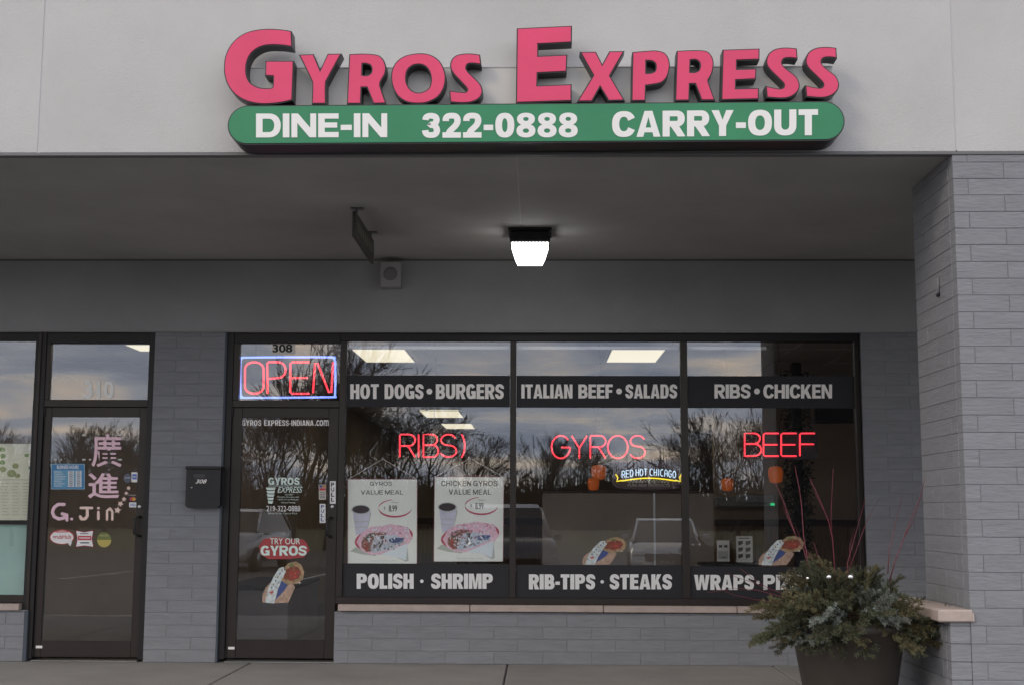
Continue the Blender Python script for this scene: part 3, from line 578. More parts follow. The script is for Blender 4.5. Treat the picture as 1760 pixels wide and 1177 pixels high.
def star(cx, cy, r, a=0): return [(cx+(r if k % 2 == 0 else r*.42)*math.sin(a+k*math.pi/5), cy-(r if k % 2 == 0 else r*.42)*math.cos(a+k*math.pi/5)) for k in range(10)]
mb = MB()
for x, y, r, a in ((202, 876, 7, .2), (207, 865, 6, .5), (213, 857, 5, .1), (217, 847, 4, .4), (221, 838, 4.5, .3)): 
    cs_ = star(x, y, r, a); ctr = P(x, y, YS)
    mb.add([ctr]+[P(u, v, YS) for u, v in cs_], [(0, i+1, (i+1) % 10+1) for i in range(10)], pinko_m)
mb.build('sticker', d2, 'trail of pale stars')
bl_m = mat('hours_blue', (.045, .20, .42), .5); lb_m = mat('hours_pale', (.30, .50, .62), .5)
mb = MB(); put_poly(mb, rect(88, 796.5, 145.5, 840), YS, lb_m); put_poly(mb, rect(89, 797.5, 144.5, 839), YS-.0003, bl_m); put_poly(mb, rect(92, 807, 141, 837), YS-.0006, mat('hours_mid', (.12, .33, .50), .5))
put_text(mb, 'BUSINESS HOURS', 98, 799, 135, 805, YS-.0006, white_m, .02)
for k, dn in enumerate(('MONDAY', 'TUESDAY', 'WEDNESDAY', 'THURSDAY', 'FRIDAY', 'SATURDAY', 'SUNDAY')):
    put_text(mb, dn, 93, 809+k*4, 93+len(dn)*2.3, 811.6+k*4, YS-.0009, white_m, 0); put_poly(mb, rect(117, 808.6+k*4, 127, 811.6+k*4), YS-.0009, white_m); put_poly(mb, rect(130, 808.6+k*4, 140, 811.6+k*4), YS-.0009, white_m)
    put_poly(mb, rect(119, 809.5+k*4, 125, 810.7+k*4), YS-.0012, black_m); put_poly(mb, rect(132, 809.5+k*4, 138, 810.7+k*4), YS-.0012, black_m)
mb.build('sticker', d2, 'blue business hours sign')
mb = MB(); put_poly(mb, rect(226, 811, 236.5, 828), YS-.0005, white_m); put_poly(mb, rect(227.5, 814, 235, 823), YS-.0008, mat('card_blue', (.06, .16, .5), .5)); put_text(mb, 'AMEX', 228.5, 817, 234, 820, YS-.001, white_m, .01); mb.build('sticker', d2, 'white and blue card sticker')
mb = MB(); put_poly(mb, ell(219, 821, 6.5, 8), YS, mat('slate_print', (.10, .12, .17), .6)); put_poly(mb, rect(214, 819, 224, 821.5), YS-.0003, mat('grey_print', (.3, .3, .33), .6)); mb.build('sticker', d2, 'small dark round sticker')
mb = MB(); put_text(mb, 'We Accept', 219, 849, 233, 851.5, YS, white_m, 0)
put_poly(mb, rect(222, 853, 234, 860.5), YS, mat('navy_print', (.05, .03, .10), .5)); put_poly(mb, ell(226, 856.8, 3.2, 3.2, 16), YS-.0003, red_m); put_poly(mb, ell(230, 856.8, 3.2, 3.2, 16), YS-.0005, mat('amber_print', (.65, .30, .03), .5))
put_poly(mb, rect(222, 862.5, 234.5, 871), YS, white_m); put_text(mb, 'VISA', 223.5, 864.5, 233, 869, YS-.0003, mat('card_blue', (.06, .16, .5), .5), .02, shear=.2); mb.build('sticker', d2, 'stacked payment card stickers')
mb = MB(); put_poly(mb, ell(106.5, 922, 21.5, 13, 28), YS, red_m); put_poly(mb, ell(106.5, 922.5, 19.8, 11.3, 28), YS-.0003, white_m); put_poly(mb, [(116, 932), (124, 929), (121, 938)], YS-.0003, white_m)
put_text(mb, 'grubHub', 90.5, 918, 122, 927.5, YS-.0006, red_m, .015); put_poly(mb, rect(96, 912.5, 117, 914.2), YS-.0006, red_m); mb.build('sticker', d2, 'white oval grubHub sticker')
mb = MB(); put_poly(mb, [(129, 909.5), (145, 912), (162, 909.5), (159.5, 925), (162, 940.5), (145, 938.5), (129, 940.5), (131.5, 925)], YS, mat('maroon_print', (.22, .03, .05), .6))
put_poly(mb, [(131, 911.5), (145, 914), (160, 911.5), (157.5, 925), (160, 938.5), (145, 936.5), (131, 938.5), (133.5, 925)], YS-.0003, white_m)
put_poly(mb, rect(134, 920, 157, 927.5), YS-.0006, red_m); put_poly(mb, rect(138, 915.5, 152, 917), YS-.0006, mat('grey_ink', (.15, .15, .15), .6)); put_poly(mb, rect(138, 931, 153, 933), YS-.0006, black_m); put_poly(mb, rect(136, 922.8, 155, 924.4), YS-.0009, white_m); mb.build('sticker', d2, 'white concave-sided sticker with a red bar')
mb = MB(); put_poly(mb, ell(179, 927, 12.5, 13, 28), YS, mat('olive_print', (.16, .19, .05), .6)); put_poly(mb, ell(179, 927, 12, 12.5, 20, 0, math.pi), YS-.0003, mat('mustard_print', (.50, .40, .10), .6)); put_poly(mb, rect(172, 918, 186, 921), YS-.0005, mat('mustard_print2', (.3, .3, .12), .6)); mb.build('sticker', d2, 'round olive and mustard sticker')
mb = MB()
for x0, x1, y in ((93, 98, 789), (104, 106.5, 789), (141, 147, 789), (153, 156.5, 789), (203, 209.5, 789), (93, 98, 747), (141, 147, 747), (204, 209, 747)): put_poly(mb, rect(x0, y-1.2, x1, y+1.4), YS, mat('tape', (.6, .6, .55), .6))
mb.build('tape_scraps', d2)
# neighbour's window
nw = thing('neighbour_window', 'tall bronze framed window at the left edge, menu posters behind it', 'window', (XX(20), W, ZS))
for (a, b, s) in ((571, 586, 'frame_header'), (1027, 1040, 'frame_sill')):
    MB().box((-6.5, W+.028, ZZ(a)), (XX(47), W+.135, ZZ(b)), bronzed_m if a < 600 else bronze_m, .003).build(s, nw)
XN = XX(-190)
MB().box((XN-.06, W+.03, ZZ(586)), (XN, W+.13, ZZ(1027)), bronze_m, .003).build('mullion', nw)
MB().box((XN-.002, YG, ZZ(586)+.004), (XX(47)+.002, YG+.006, ZZ(1027)-.004), glass_m).build('glass_pane', nw)
MB().box((-6.5, YG, ZZ(586)+.004), (XN-.058, YG+.006, ZZ(1027)-.004), glass_m).build('glass_pane', nw)
# ------------------------------------------------------------------ interiors
wall_in = mat('interior_wall', (.42, .33, .25), .85, var=.1, vscale=2); ceil_in = mat('ceiling_tile', (.60, .60, .58), .9, bump=.3, bscale=60, var=.05)
floor_in = mat('brown_floor_tile', (.09, .07, .055), .4, var=.2, vscale=3); wood_m = mat('wainscot_wood', (.30, .19, .11), .55, var=.2, vscale=3, stretch=(9, 9, 1)); rail_m = mat('dark_rail', (.05, .022, .015), .45)
XI0, XI1, YB, ZCE = XX(320), 5.0, 27.0, 2.86
def interior(x0, x1, yb, tagname, lab):
    o = MB(); y0 = W+.302
    o.add([(x0, y0, .004), (x1, y0, .004), (x1, yb, .004), (x0, yb, .004)], [(0, 1, 2, 3)], floor_in)
    t = tag(o.build(tagname+'_floor'), lab+' floor', None, kind='structure')
    o = MB(); o.add([(x0, W+.14, ZCE), (x1, W+.14, ZCE), (x1, yb, ZCE), (x0, yb, ZCE)], [(0, 3, 2, 1)], ceil_in)
    k = x0
    while k < x1: o.box((k, W+.15, ZCE-.012), (k+.02, yb, ZCE-.001), ceil_in); k += .61
    k = W+.5
    while k < yb: o.box((x0, k, ZCE-.0115), (x1, k+.02, ZCE-.0015), ceil_in); k += 1.22
    tag(o.build(tagname+'_ceiling'), lab+' grid ceiling', None, kind='structure')
    o = MB(); o.box((x0-.1, W+.302, 0), (x0, yb, ZCE), wall_in); o.box((x1, W+.302, 0), (x1+.1, yb, ZCE), wall_in); o.box((x0, yb, 0), (x1, yb+.1, ZCE), wall_in)
    return tag(o.build(tagname+'_wall'), lab+' walls', None, kind='structure')
interior(XI0, XI1, YB, 'restaurant', 'dim restaurant')
interior(-7.5, XI0-.12, 16, 'neighbour_shop', 'dark neighbouring shop')
# wainscot
wn = thing('wainscot', 'wooden plank wainscot with a dark chair rail at the back of the restaurant', 'panelling', (2, YB, 0))
b = MB(); x = XI0+.02
while x < XI1-.1: b.box((x, YB-.02, 0), (x+.075, YB-.002, 1.02), wood_m, .004); x += .082
y = W+.5
while y < YB-.1: b.box((XI1-.02, y, 0), (XI1-.002, y+.075, 1.02), wood_m, .004); y += .082
o = b.build('plank_run', wn); o['kind'] = 'stuff'
MB().box((XI0, YB-.045, 1.02), (XI1, YB-.001, 1.14), rail_m, .006).build('chair_rail', wn); MB().box((XI1-.045, W+.4, 1.021), (XI1-.001, YB-.05, 1.139), rail_m, .006).build('chair_rail', wn)
# ceiling lights
trf = mat('troffer_lens', (.9, .9, .8), .5, emit=(1, .90, .66), estr=.78); trw = mat('troffer_trim', (.6, .6, .58), .5)
def troffer(px, py, w, d, label, str_m=trf):
    p = PZ(px, py, ZCE-.02)
    t = thing('ceiling_light', label, 'ceiling light', (p.x, p.y, ZCE), group='fluorescent ceiling lights inside the shops')
    MB().box((p.x-w/2, p.y-d/2, ZCE-.016), (p.x+w/2, p.y+d/2, ZCE-.013), str_m).build('lens', t)
    b = MB()
    for a0, b0, a1, b1 in ((-w/2-.03, -d/2-.03, w/2+.03, -d/2), (-w/2-.03, d/2, w/2+.03, d/2+.03), (-w/2-.03, -d/2, -w/2, d/2), (w/2, -d/2, w/2+.03, d/2)):
        b.box((p.x+a0, p.y+b0, ZCE-.02), (p.x+a1, p.y+b1, ZCE-.0125), trw)
    b.build('trim', t)
troffer(661, 612, .52, 1.15, 'lit ceiling light above the HOT DOGS lettering')
troffer(1091, 612, .52, 1.15, 'lit ceiling light above the SALADS lettering')
troffer(760, 712, .62, 1.5, 'lit ceiling light farther in, just above the RIBS neon')
troffer(788, 732.5, .55, 1.5, 'farthest lit ceiling light, small, above the S of the RIBS neon')
troffer(262, 590, .62, 1.3, 'lit ceiling light at the top corner of the transom over door 310')
for px, l in ((700, 'added unseen ceiling light behind the HOT DOGS lettering'), (1010, 'added unseen ceiling light behind the BEEF of the ITALIAN BEEF lettering'), (1300, 'added unseen ceiling light behind the CHICKEN lettering'), (1100, 'added unseen ceiling light behind the SALADS lettering')): troffer(px, 671, .6, 1.2, l)  # added unseen lights, put in to brighten the restaurant interior
# plain white tube across the top of the panes, just behind the glass
for a, b, l in ((592, 874, 'plain white tube across the top of the left pane'), (889, 1170, 'plain white tube across the top of the middle pane'), (1187, 1325, 'short plain white tube in the top of the right pane')):
    o = MB().tube([(XX(a), YG+.03, ZZ(597, YG)), (XX(b), YG+.03, ZZ(597, YG))], .016, mat('white_tube', (.85, .85, .85), .5), 10).build('white_tube'); tag(o, l, 'rail', group='white tubes in the restaurant windows')
# half wall / booth back
bt = thing('booth_partition', 'grey-brown booth partition seen through the middle pane', 'partition', (XX(1050, 14.5), 14.5, 0))
part_m = mat('partition_laminate', (.40, .35, .30), .6, var=.12, vscale=1.5)
pa, pb = P(932, 846, 14.5), P(1228, 970, 14.5)
MB().box((pa.x, 14.5, 0), (pb.x, 14.56, pa.z), part_m, .006).build('panel', bt); MB().box((pa.x-.01, 14.49, pa.z), (pb.x+.01, 14.57, pa.z+.03), rail_m, .005).build('cap_rail', bt)
cq = P(1125, 900, 14.49)
MB().box((cq.x-.012, 14.485, 0), (cq.x+.012, 14.499, pa.z), silver_m).build('trim_strip', bt)
# service counter by the door
ct = thing('service_counter', 'plain grey counter end standing inside door 308', 'counter', (XX(440, 12.6), 12.6, 0))
ca, cbb = P(400, 1035, 12.6), P(494, 1100, 12.6)
MB().box((ca.x-.2, 12.6, 0), (cbb.x, 14.3, ca.z+.12), mat('counter_grey', (.30, .29, .28), .5, var=.1), .008).build('counter_body', ct)
MB().box((ca.x-.22, 12.57, ca.z+.122), (cbb.x+.02, 14.32, ca.z+.16), blackm_m, .008).build('counter_top', ct)
# dark corner post, tv, shelf, papers
po = thing('corner_post', 'black post wound with dark garland behind the BEEF neon', 'post', (XX(1372, 14), 14, 0))
q = P(1372, 800, 14); b = MB(); b.box((q.x-.05, 13.97, 0), (q.x+.05, 14.07, ZCE-.02), blackm_m, .01); b.build('post', po)
b = MB(); garl = mat('garland', (.018, .026, .014), .9)
for i in range(2600):
    z = random.uniform(.9, ZCE-.1); a = random.uniform(0, 6.28); r = .05+random.uniform(0, .10); p = Vector((q.x+r*math.cos(a), 14.0+r*math.sin(a), z)); d = Vector((random.uniform(-1, 1), random.uniform(-1, 1), random.uniform(-1, .3)))*.05; s = Vector((random.uniform(-1, 1), random.uniform(-1, 1), random.uniform(-1, 1)))*.014
    b.add([p, p+d+s, p+d-s], [(0, 1, 2)], garl)
o = b.build('garland', po); o['kind'] = 'stuff'
YW2 = 16.6; xa2 = P(1229, 900, YW2).x; zr2, zr3 = P(1300, 903, YW2).z, P(1300, 892, YW2).z
pw = thing('dining_wall', 'brown dining room wall with wooden plank dado seen through the right pane', 'wall', (xa2+1, YW2, 0))
MB().box((xa2, YW2, 0), (4.99, YW2+.12, ZCE-.014), mat('dining_paint', (.50, .38, .28), .85, var=.1, vscale=2)).build('plaster_face', pw)
b = MB(); x = xa2+.004
while x < 4.85: b.box((x, YW2-.018, .006), (x+.09, YW2-.001, zr2-.002), wood_m, .004); x += .096
o = b.build('plank_run', pw); o['kind'] = 'stuff'
MB().box((xa2-.01, YW2-.045, zr2), (4.98, YW2-.001, zr3), rail_m, .006).build('chair_rail', pw)
tv = thing('television', 'black television on a wall bracket at the top corner of the right pane', 'television', P(1440, 690, 12.6))
a_, b_ = P(1397, 650, 12.7), P(1476, 727, 12.7)
MB().box((a_.x, 12.7, b_.z), (b_.x, 12.76, a_.z), blackm_m, .01).build('screen_body', tv); MB().box((a_.x+.02, 12.695, b_.z+.02), (b_.x-.02, 12.699, a_.z-.02), mat('dark_screen', (.006, .006, .007), .12)).build('screen', tv)
MB().box((b_.x-.12, 12.76, a_.z-.15), (b_.x+.12, 12.86, a_.z-.08), blackm_m, .005).build('bracket', tv)
sh = thing('window_shelf', 'black ledge shelf inside the right pane under the two flyers', 'shelf', P(1255, 972, 12.2))
a_, b_ = P(1204, 966, 12.1), P(1306, 966, 12.1)
MB().box((a_.x, 12.0, a_.z-.03), (b_.x, 12.35, a_.z), blackm_m, .005).build('shelf_board', sh)
for xx in (a_.x+.05, b_.x-.05): MB().box((xx-.015, 12.1, .005), (xx+.015, 12.3, a_.z-.031), blackm_m, .004).build('leg', sh)
flyer_m = mat('flyer_paper', (.55, .54, .50), .7); ink_m = mat('dark_ink', (.05, .05, .05), .6)
for (x0, y0, x1, y1, lab, n) in ((1232, 928, 1254, 964, 'smaller left flyer standing on the black ledge shelf', 0), (1265, 920.5, 1294, 965.5, 'taller right flyer with six dark pictures on the black ledge shelf', 1)):
    Yf = 12.15; fl = thing('flyer', lab, 'flyer', P((x0+x1)/2, y1, Yf), group='flyers on the window shelf')
    a_, b_ = P(x0, y0, Yf), P(x1, y1, Yf); MB().box((a_.x, Yf, b_.z), (b_.x, Yf+.003, a_.z), flyer_m).build('sheet', fl)
    b = MB(); w, h = x1-x0, y1-y0
    if n:
        for i in range(2):
            for j in range(3): put_poly(b, [(x0+w*(.12+.44*i), y0+h*(.2+.25*j)), (x0+w*(.42+.44*i), y0+h*(.17+.25*j)), (x0+w*(.40+.44*i), y0+h*(.30+.25*j)), (x0+w*(.15+.44*i), y0+h*(.36+.25*j))], Yf-.001, ink_m)
        put_poly(b, rect(x0+w*.2, y0+h*.06, x0+w*.8, y0+h*.1), Yf-.001, ink_m)
    else:
        for i in range(2): put_poly(b, rect(x0+w*(.15+.42*i), y0+h*.22, x0+w*(.42+.42*i), y0+h*.34), Yf-.001, ink_m)
        put_poly(b, rect(x0+w*.1, y0+h*.5, x0+w*.9, y0+h*.9), Yf-.001, mat('pale_ink', (.35, .35, .33), .7)); put_poly(b, rect(x0+w*.35, y0+h*.78, x0+w*.75, y0+h*.82), Yf-.0015, ink_m)
    b.build('print', fl)
# wall-mounted unit at the back (pale box with green display)
wu = thing('wall_unit', 'pale grey box with small green display on the dining room wall', 'appliance', P(1280, 850, YW2-.1))
a_, b_ = P(1230, 853, YW2-.3), P(1331, 870, YW2-.3); MB().box((a_.x, YW2-.35, b_.z), (b_.x, YW2-.003, a_.z), mat('appliance_grey', (.30, .31, .32), .5), .01).build('case', wu)
a2, b2 = P(1266, 849, YW2-.37), P(1332, 863, YW2-.37); MB().box((a2.x, YW2-.39, b2.z), (b2.x, YW2-.352, a2.z), mat('appliance_pale', (.42, .44, .46), .5), .008).build('front_panel', wu)
a3, b3 = P(1324, 864, YW2-.38), P(1331, 868, YW2-.38); MB().box((a3.x, YW2-.40, b3.z), (b3.x, YW2-.392, a3.z), mat('green_display', (.02, .2, .08), .5, emit=(.05, 1, .35), estr=.5)).build('display', wu)
# pumpkin lanterns
orange_m = mat('pumpkin_orange', (.62, .13, .02), .45, emit=(1, .2, .03), estr=.10)
def lantern(px, py, w, h, Y, lab):
    p = P(px, py, Y); s = 2269/Y; rw, hh = w/2/s, h/s
    t = thing('pumpkin_lantern', lab, 'lantern', (p.x, Y, p.z+hh/2), group='orange hanging lanterns')
    MB().lathe([(rw*.35, -hh*.5), (rw*.8, -hh*.42), (rw*.95, -hh*.1), (rw, hh*.15), (rw*.85, hh*.4), (rw*.3, hh*.5), (rw*.12, hh*.46)], p, orange_m, 28, rib=(9, .07)).build('shade', t)
    MB().tube([(p.x, Y, p.z+hh*.45), (p.x+.004, Y, p.z+hh*.62)], rw*.10, mat('stem_green', (.03, .05, .02), .7), 8).build('stem', t)
    MB().tube([(p.x+.004, Y, p.z+hh*.6), (p.x, Y, ZCE-.015)], .0015, blackm_m, 4).build('cord', t)
lantern(1333, 815, 24, 29, 12.0, 'larger orange lantern hanging under the BEEF neon')
lantern(1250, 832, 20, 22, 13.0, 'smaller orange lantern hanging low in the right pane')
lantern(1029, 811, 25, 26, 12.6, 'upper orange lantern of the pair under the GYROS neon')
lantern(1020, 831, 19, 22, 12.9, 'lower orange lantern of the pair under the GYROS neon')
# ------------------------------------------------------------------ neon signs
def neon(name, col, s): return mat(name, (.4, .05, .05), .3, emit=col, estr=s)
neon_red = neon('neon_red', (1, .042, .065), 1.5); neon_blue = neon('neon_blue', (.16, .30, 1), 1.7); neon_yel = neon('neon_yellow', (.95, .80, .02), 1.1); neon_ice = neon('neon_ice', (.50, .80, 1), 1.1)
def arc(cx, cy, rx, ry, a0, a1, n=10): return [(cx+rx*math.cos(R_(a0+(a1-a0)*i/n)), cy+ry*math.sin(R_(a0+(a1-a0)*i/n))) for i in range(n+1)]
G = {  # strokes in a unit box, y up
 'O': [arc(.5, .5, .5, .5, 90, 450, 24)],
 'o': [arc(.5, .78, .5, .22, 0, 180, 10)+arc(.5, .22, .5, .22, 180, 360, 10)+[(1, .78)]],
 'P': [[(.06, 0), (.04, .97), (.1, 1)]+arc(.62, .75, .38, .25, 90, -90, 10)+[(.1, .47)]],
 'E': [[(1, 1), (.12, 1), (.03, .95), (.03, .05), (.12, 0), (1, 0)], [(.06, .5), (.92, .5)]],
 'F': [[(1, 1), (.12, 1), (.03, .95), (.03, 0)], [(.06, .52), (.94, .52)]],
 'N': [[(0, .02), (.1, .97), (.22, .97), (.78, .04), (.9, .04), (.98, 1)]],
 'R': [[(.04, 0), (.04, .95), (.1, 1)]+arc(.62, .75, .38, .25, 90, -90, 10)+[(.1, .5)], [(.55, .5), (1, 0)]],
 'I': [[(.5, 0), (.5, 1)]],
 'B': [[(.03, 0), (.03, 1)]+arc(.58, .77, .34, .23, 90, -90, 10)+[(.1, .54)], [(.1, .53)]+arc(.62, .27, .38, .26, 90, -90, 10)+[(.03, 0)]],
 'S': [arc(.5, .75, .46, .25, 20, 180, 10)+arc(.5, .75, .46, .22, 190, 255, 5)+arc(.5, .27, .5, .26, 75, -160, 14)],
 ')': [arc(-.2, .5, 1.1, .62, 55, -55, 10)],
 'G': [arc(.5, .5, .5, .5, 38, 355, 20)+[(1, .48), (.52, .48)]],
 'Y': [[(0, 1), (.5, .45), (.5, 0)], [(.5, .45), (1, 1)]],
 'D': [[(.05, 0), (.05, 1)]+arc(.4, .5, .58, .5, 90, -90, 10)+[(.05, 0)]],
 'H': [[(.05, 0), (.05, 1)], [(.05, .5), (.95, .5)], [(.95, 0), (.95, 1)]],
 'T': [[(0, 1), (1, 1)], [(.5, 1), (.5, 0)]],
 'C': [arc(.55, .5, .5, .5, 50, 310, 14)],
 'A': [[(0, 0), (.1, .8), (.35, 1), (.65, 1), (.9, .8), (1, 0)], [(.05, .42), (.95, .42)]],
}
def neon_sign(label, letters, y0, y1, Y, r, m, board=None):
    ctr = P((letters[0][1]+letters[-1][2])/2, y1, Y)
    t = thing('neon_sign', label, 'neon sign', ctr, group='red neon word signs' if m is neon_red else None)
    for ch, x0, x1 in letters:
        b = MB()
        for st in G[ch]: b.tube([P(x0+(x1-x0)*a, y1+(y0-y1)*c_, Y) for a, c_ in st], r, m, 7)
        b.build('neon_letter', t)
    return t
YN = YG+.045
t = neon_sign('OPEN neon sign in the transom, red letters inside a blue border', [('o', 421, 453), ('P', 458, 491), ('E', 498, 532), ('N', 538, 573)], 622, 676, YN, .0088, neon_red)
rr = [(418, 614), (571, 614), (577.5, 620), (577.5, 682), (574, 683), (420, 684), (412, 677), (411.5, 621)]
b = MB(); pts = smooth_outline([(424, 614), (564, 613.5), (573, 616), (576, 624), (576, 674), (573.5, 681), (566, 682), (425, 683), (416, 680.5), (413.3, 672), (413.3, 624), (416.5, 616)], 4); pts.append(pts[0])
b.tube([P(x, y, YN) for x, y in pts], .0085, neon_blue, 8); b.build('border_tube', t)
neon_board = mat('clear_board', (.02, .02, .02), .2)
b = MB()
for xx in (440, 550): b.tube([P(xx, 613, YN+.01), P(xx, 588, YN+.01)], .0015, blackm_m, 4)
b.build('hanging_chain', t)
def backing(t, x0, y0, x1, y1, Y):
    a_, b_ = P(x0, y0, Y), P(x1, y1, Y); b = MB()
    for z in (a_.z, b_.z): b.box((a_.x, Y, z-.004), (b_.x, Y+.008, z+.004), blackm_m)
    for x in (a_.x, (a_.x+b_.x)/2, b_.x): b.box((x-.004, Y+.009, b_.z), (x+.004, Y+.016, a_.z), blackm_m)
    b.build('support_frame', t)
    MB().tube([((a_.x*.5+b_.x*.5), Y+.01, a_.z), ((a_.x*.45+b_.x*.55), Y+.02, (a_.z+ZCE)/2), ((a_.x*.5+b_.x*.5), Y+.01, ZCE-.02)], .002, blackm_m, 5).build('power_cord', t)
t = neon_sign('RIBS neon sign with a stray closing bracket, above the two meal posters', [('R', 686, 713.5), ('I', 714, 725), ('B', 727, 753.5), ('S', 757, 784.5), (')', 788, 800)], 746, 785, YN, .0068, neon_red); backing(t, 684, 752, 802, 779, YN+.02)
t = neon_sign('GYROS neon sign in the middle pane', [('G', 948, 980), ('Y', 982.5, 1009), ('R', 1013.5, 1041), ('O', 1044.5, 1079), ('S', 1082.5, 1109)], 748, 787, YN, .0068, neon_red); backing(t, 946, 754, 1111, 781, YN+.02)
t = neon_sign('BEEF neon sign in the right pane', [('B', 1279, 1308.5), ('E', 1311.5, 1338.5), ('E', 1342, 1369), ('F', 1374, 1400.5)], 744, 783, YN, .0068, neon_red); backing(t, 1277, 750, 1403, 777, YN+.02)
MB().box((XX(1277, YN+.05, 760), YN+.04, ZZ(787, YN+.04)), (XX(1404, YN+.05, 760), YN+.045, ZZ(740, YN+.04)), mat('black_backer', (.008, .008, .009), .5)).build('backing_board', t)
# red hot chicago
rh = thing('hot_dog_sign', 'small illuminated RED HOT CHICAGO sign with yellow ribbon under the GYROS neon', 'neon sign', P(1114, 836, YN))
b = MB(); ap = lambda x: 805.5+((x-1115)/47)**2*4.5
put_poly(b, smooth_outline([(1053, 790), (1080, 793), (1115, 788), (1150, 783), (1176, 785), (1179, 800), (1173, 812), (1172, 838), (1060, 838), (1059, 812), (1050, 803)], 3), YN+.03, mat('sign_board', (.035, .012, .014), .5))
b.build('sign_board', rh)
word = 'RED HOT CHICAGO'; x = 1068.5; stp = {' ': 2.8}
b = MB()
for ch in word:
    if ch == ' ': x += 2.6; continue
    w = 3.2 if ch == 'I' else 6.4; yb = ap(x+w/2)+11
    for st in G[ch]: b.tube([P(x+w*.06+(w*.8)*a, yb-11.5*c_, YN) for a, c_ in st], .0034, neon_ice, 6)
    x += w+.72
b.build('neon_lettering', rh)
b = MB(); rib = [(1058, 814), (1062, 820), (1060, 826.5), (1068, 825)]+[(1070+i*9, 825.5-4.6*math.sin(math.pi*i/10)) for i in range(11)]+[(1162, 825), (1169.5, 826.5), (1168, 820), (1171, 814)]
b.tube([P(x, y, YN) for x, y in rib], .0055, neon_yel, 7); b.build('ribbon_tube', rh)
b = MB(); gk = mat('grey_checker', (.25, .25, .25), .6)
for i in range(27):
    for j in range(2):
        if (i+j) % 2 == 0: x = 1078+i*2.75; yy = 824.5+j*2.8-1.6*math.sin(math.pi*i/26); put_poly(b, rect(x, yy, x+2.75, yy+2.8), YN+.028, gk)
put_text(b, 'PURE BEEF PRODUCTS', 1079, 831, 1151, 835.5, YN+.028, gk, .01); b.build('printed_strip', rh)
# ------------------------------------------------------------------ meal posters
sheet_m = mat('poster_sheet', (.90, .93, .86), .5, var=.03, vscale=2); bord_m = mat('poster_border', (.30, .05, .07), .6); cup_m = mat('cup_print', (.66, .66, .78), .6, var=.12, vscale=12); cola_m = mat('cola_print', (.05, .035, .045), .6, var=.4, vscale=60)
wrap_m = mat('wrapper_print', (.84, .56, .66), .6, var=.25, vscale=50); foil_m = mat('foil_print', (.55, .60, .68), .6, var=.35, vscale=35); fill_m = mat('filling_print', (.30, .12, .10), .6, var=.5, vscale=50); nap_m = mat('napkin_print', (.80, .88, .92), .6, var=.04); shad_m = mat('print_grey', (.50, .54, .48), .6); dk_m = mat('poster_ink', (.06, .07, .07), .6); dk2_m = mat('poster_ink_faded', (.13, .13, .12), .6); pnk_m = mat('basket_red', (.52, .07, .13), .6, var=.1, vscale=20)
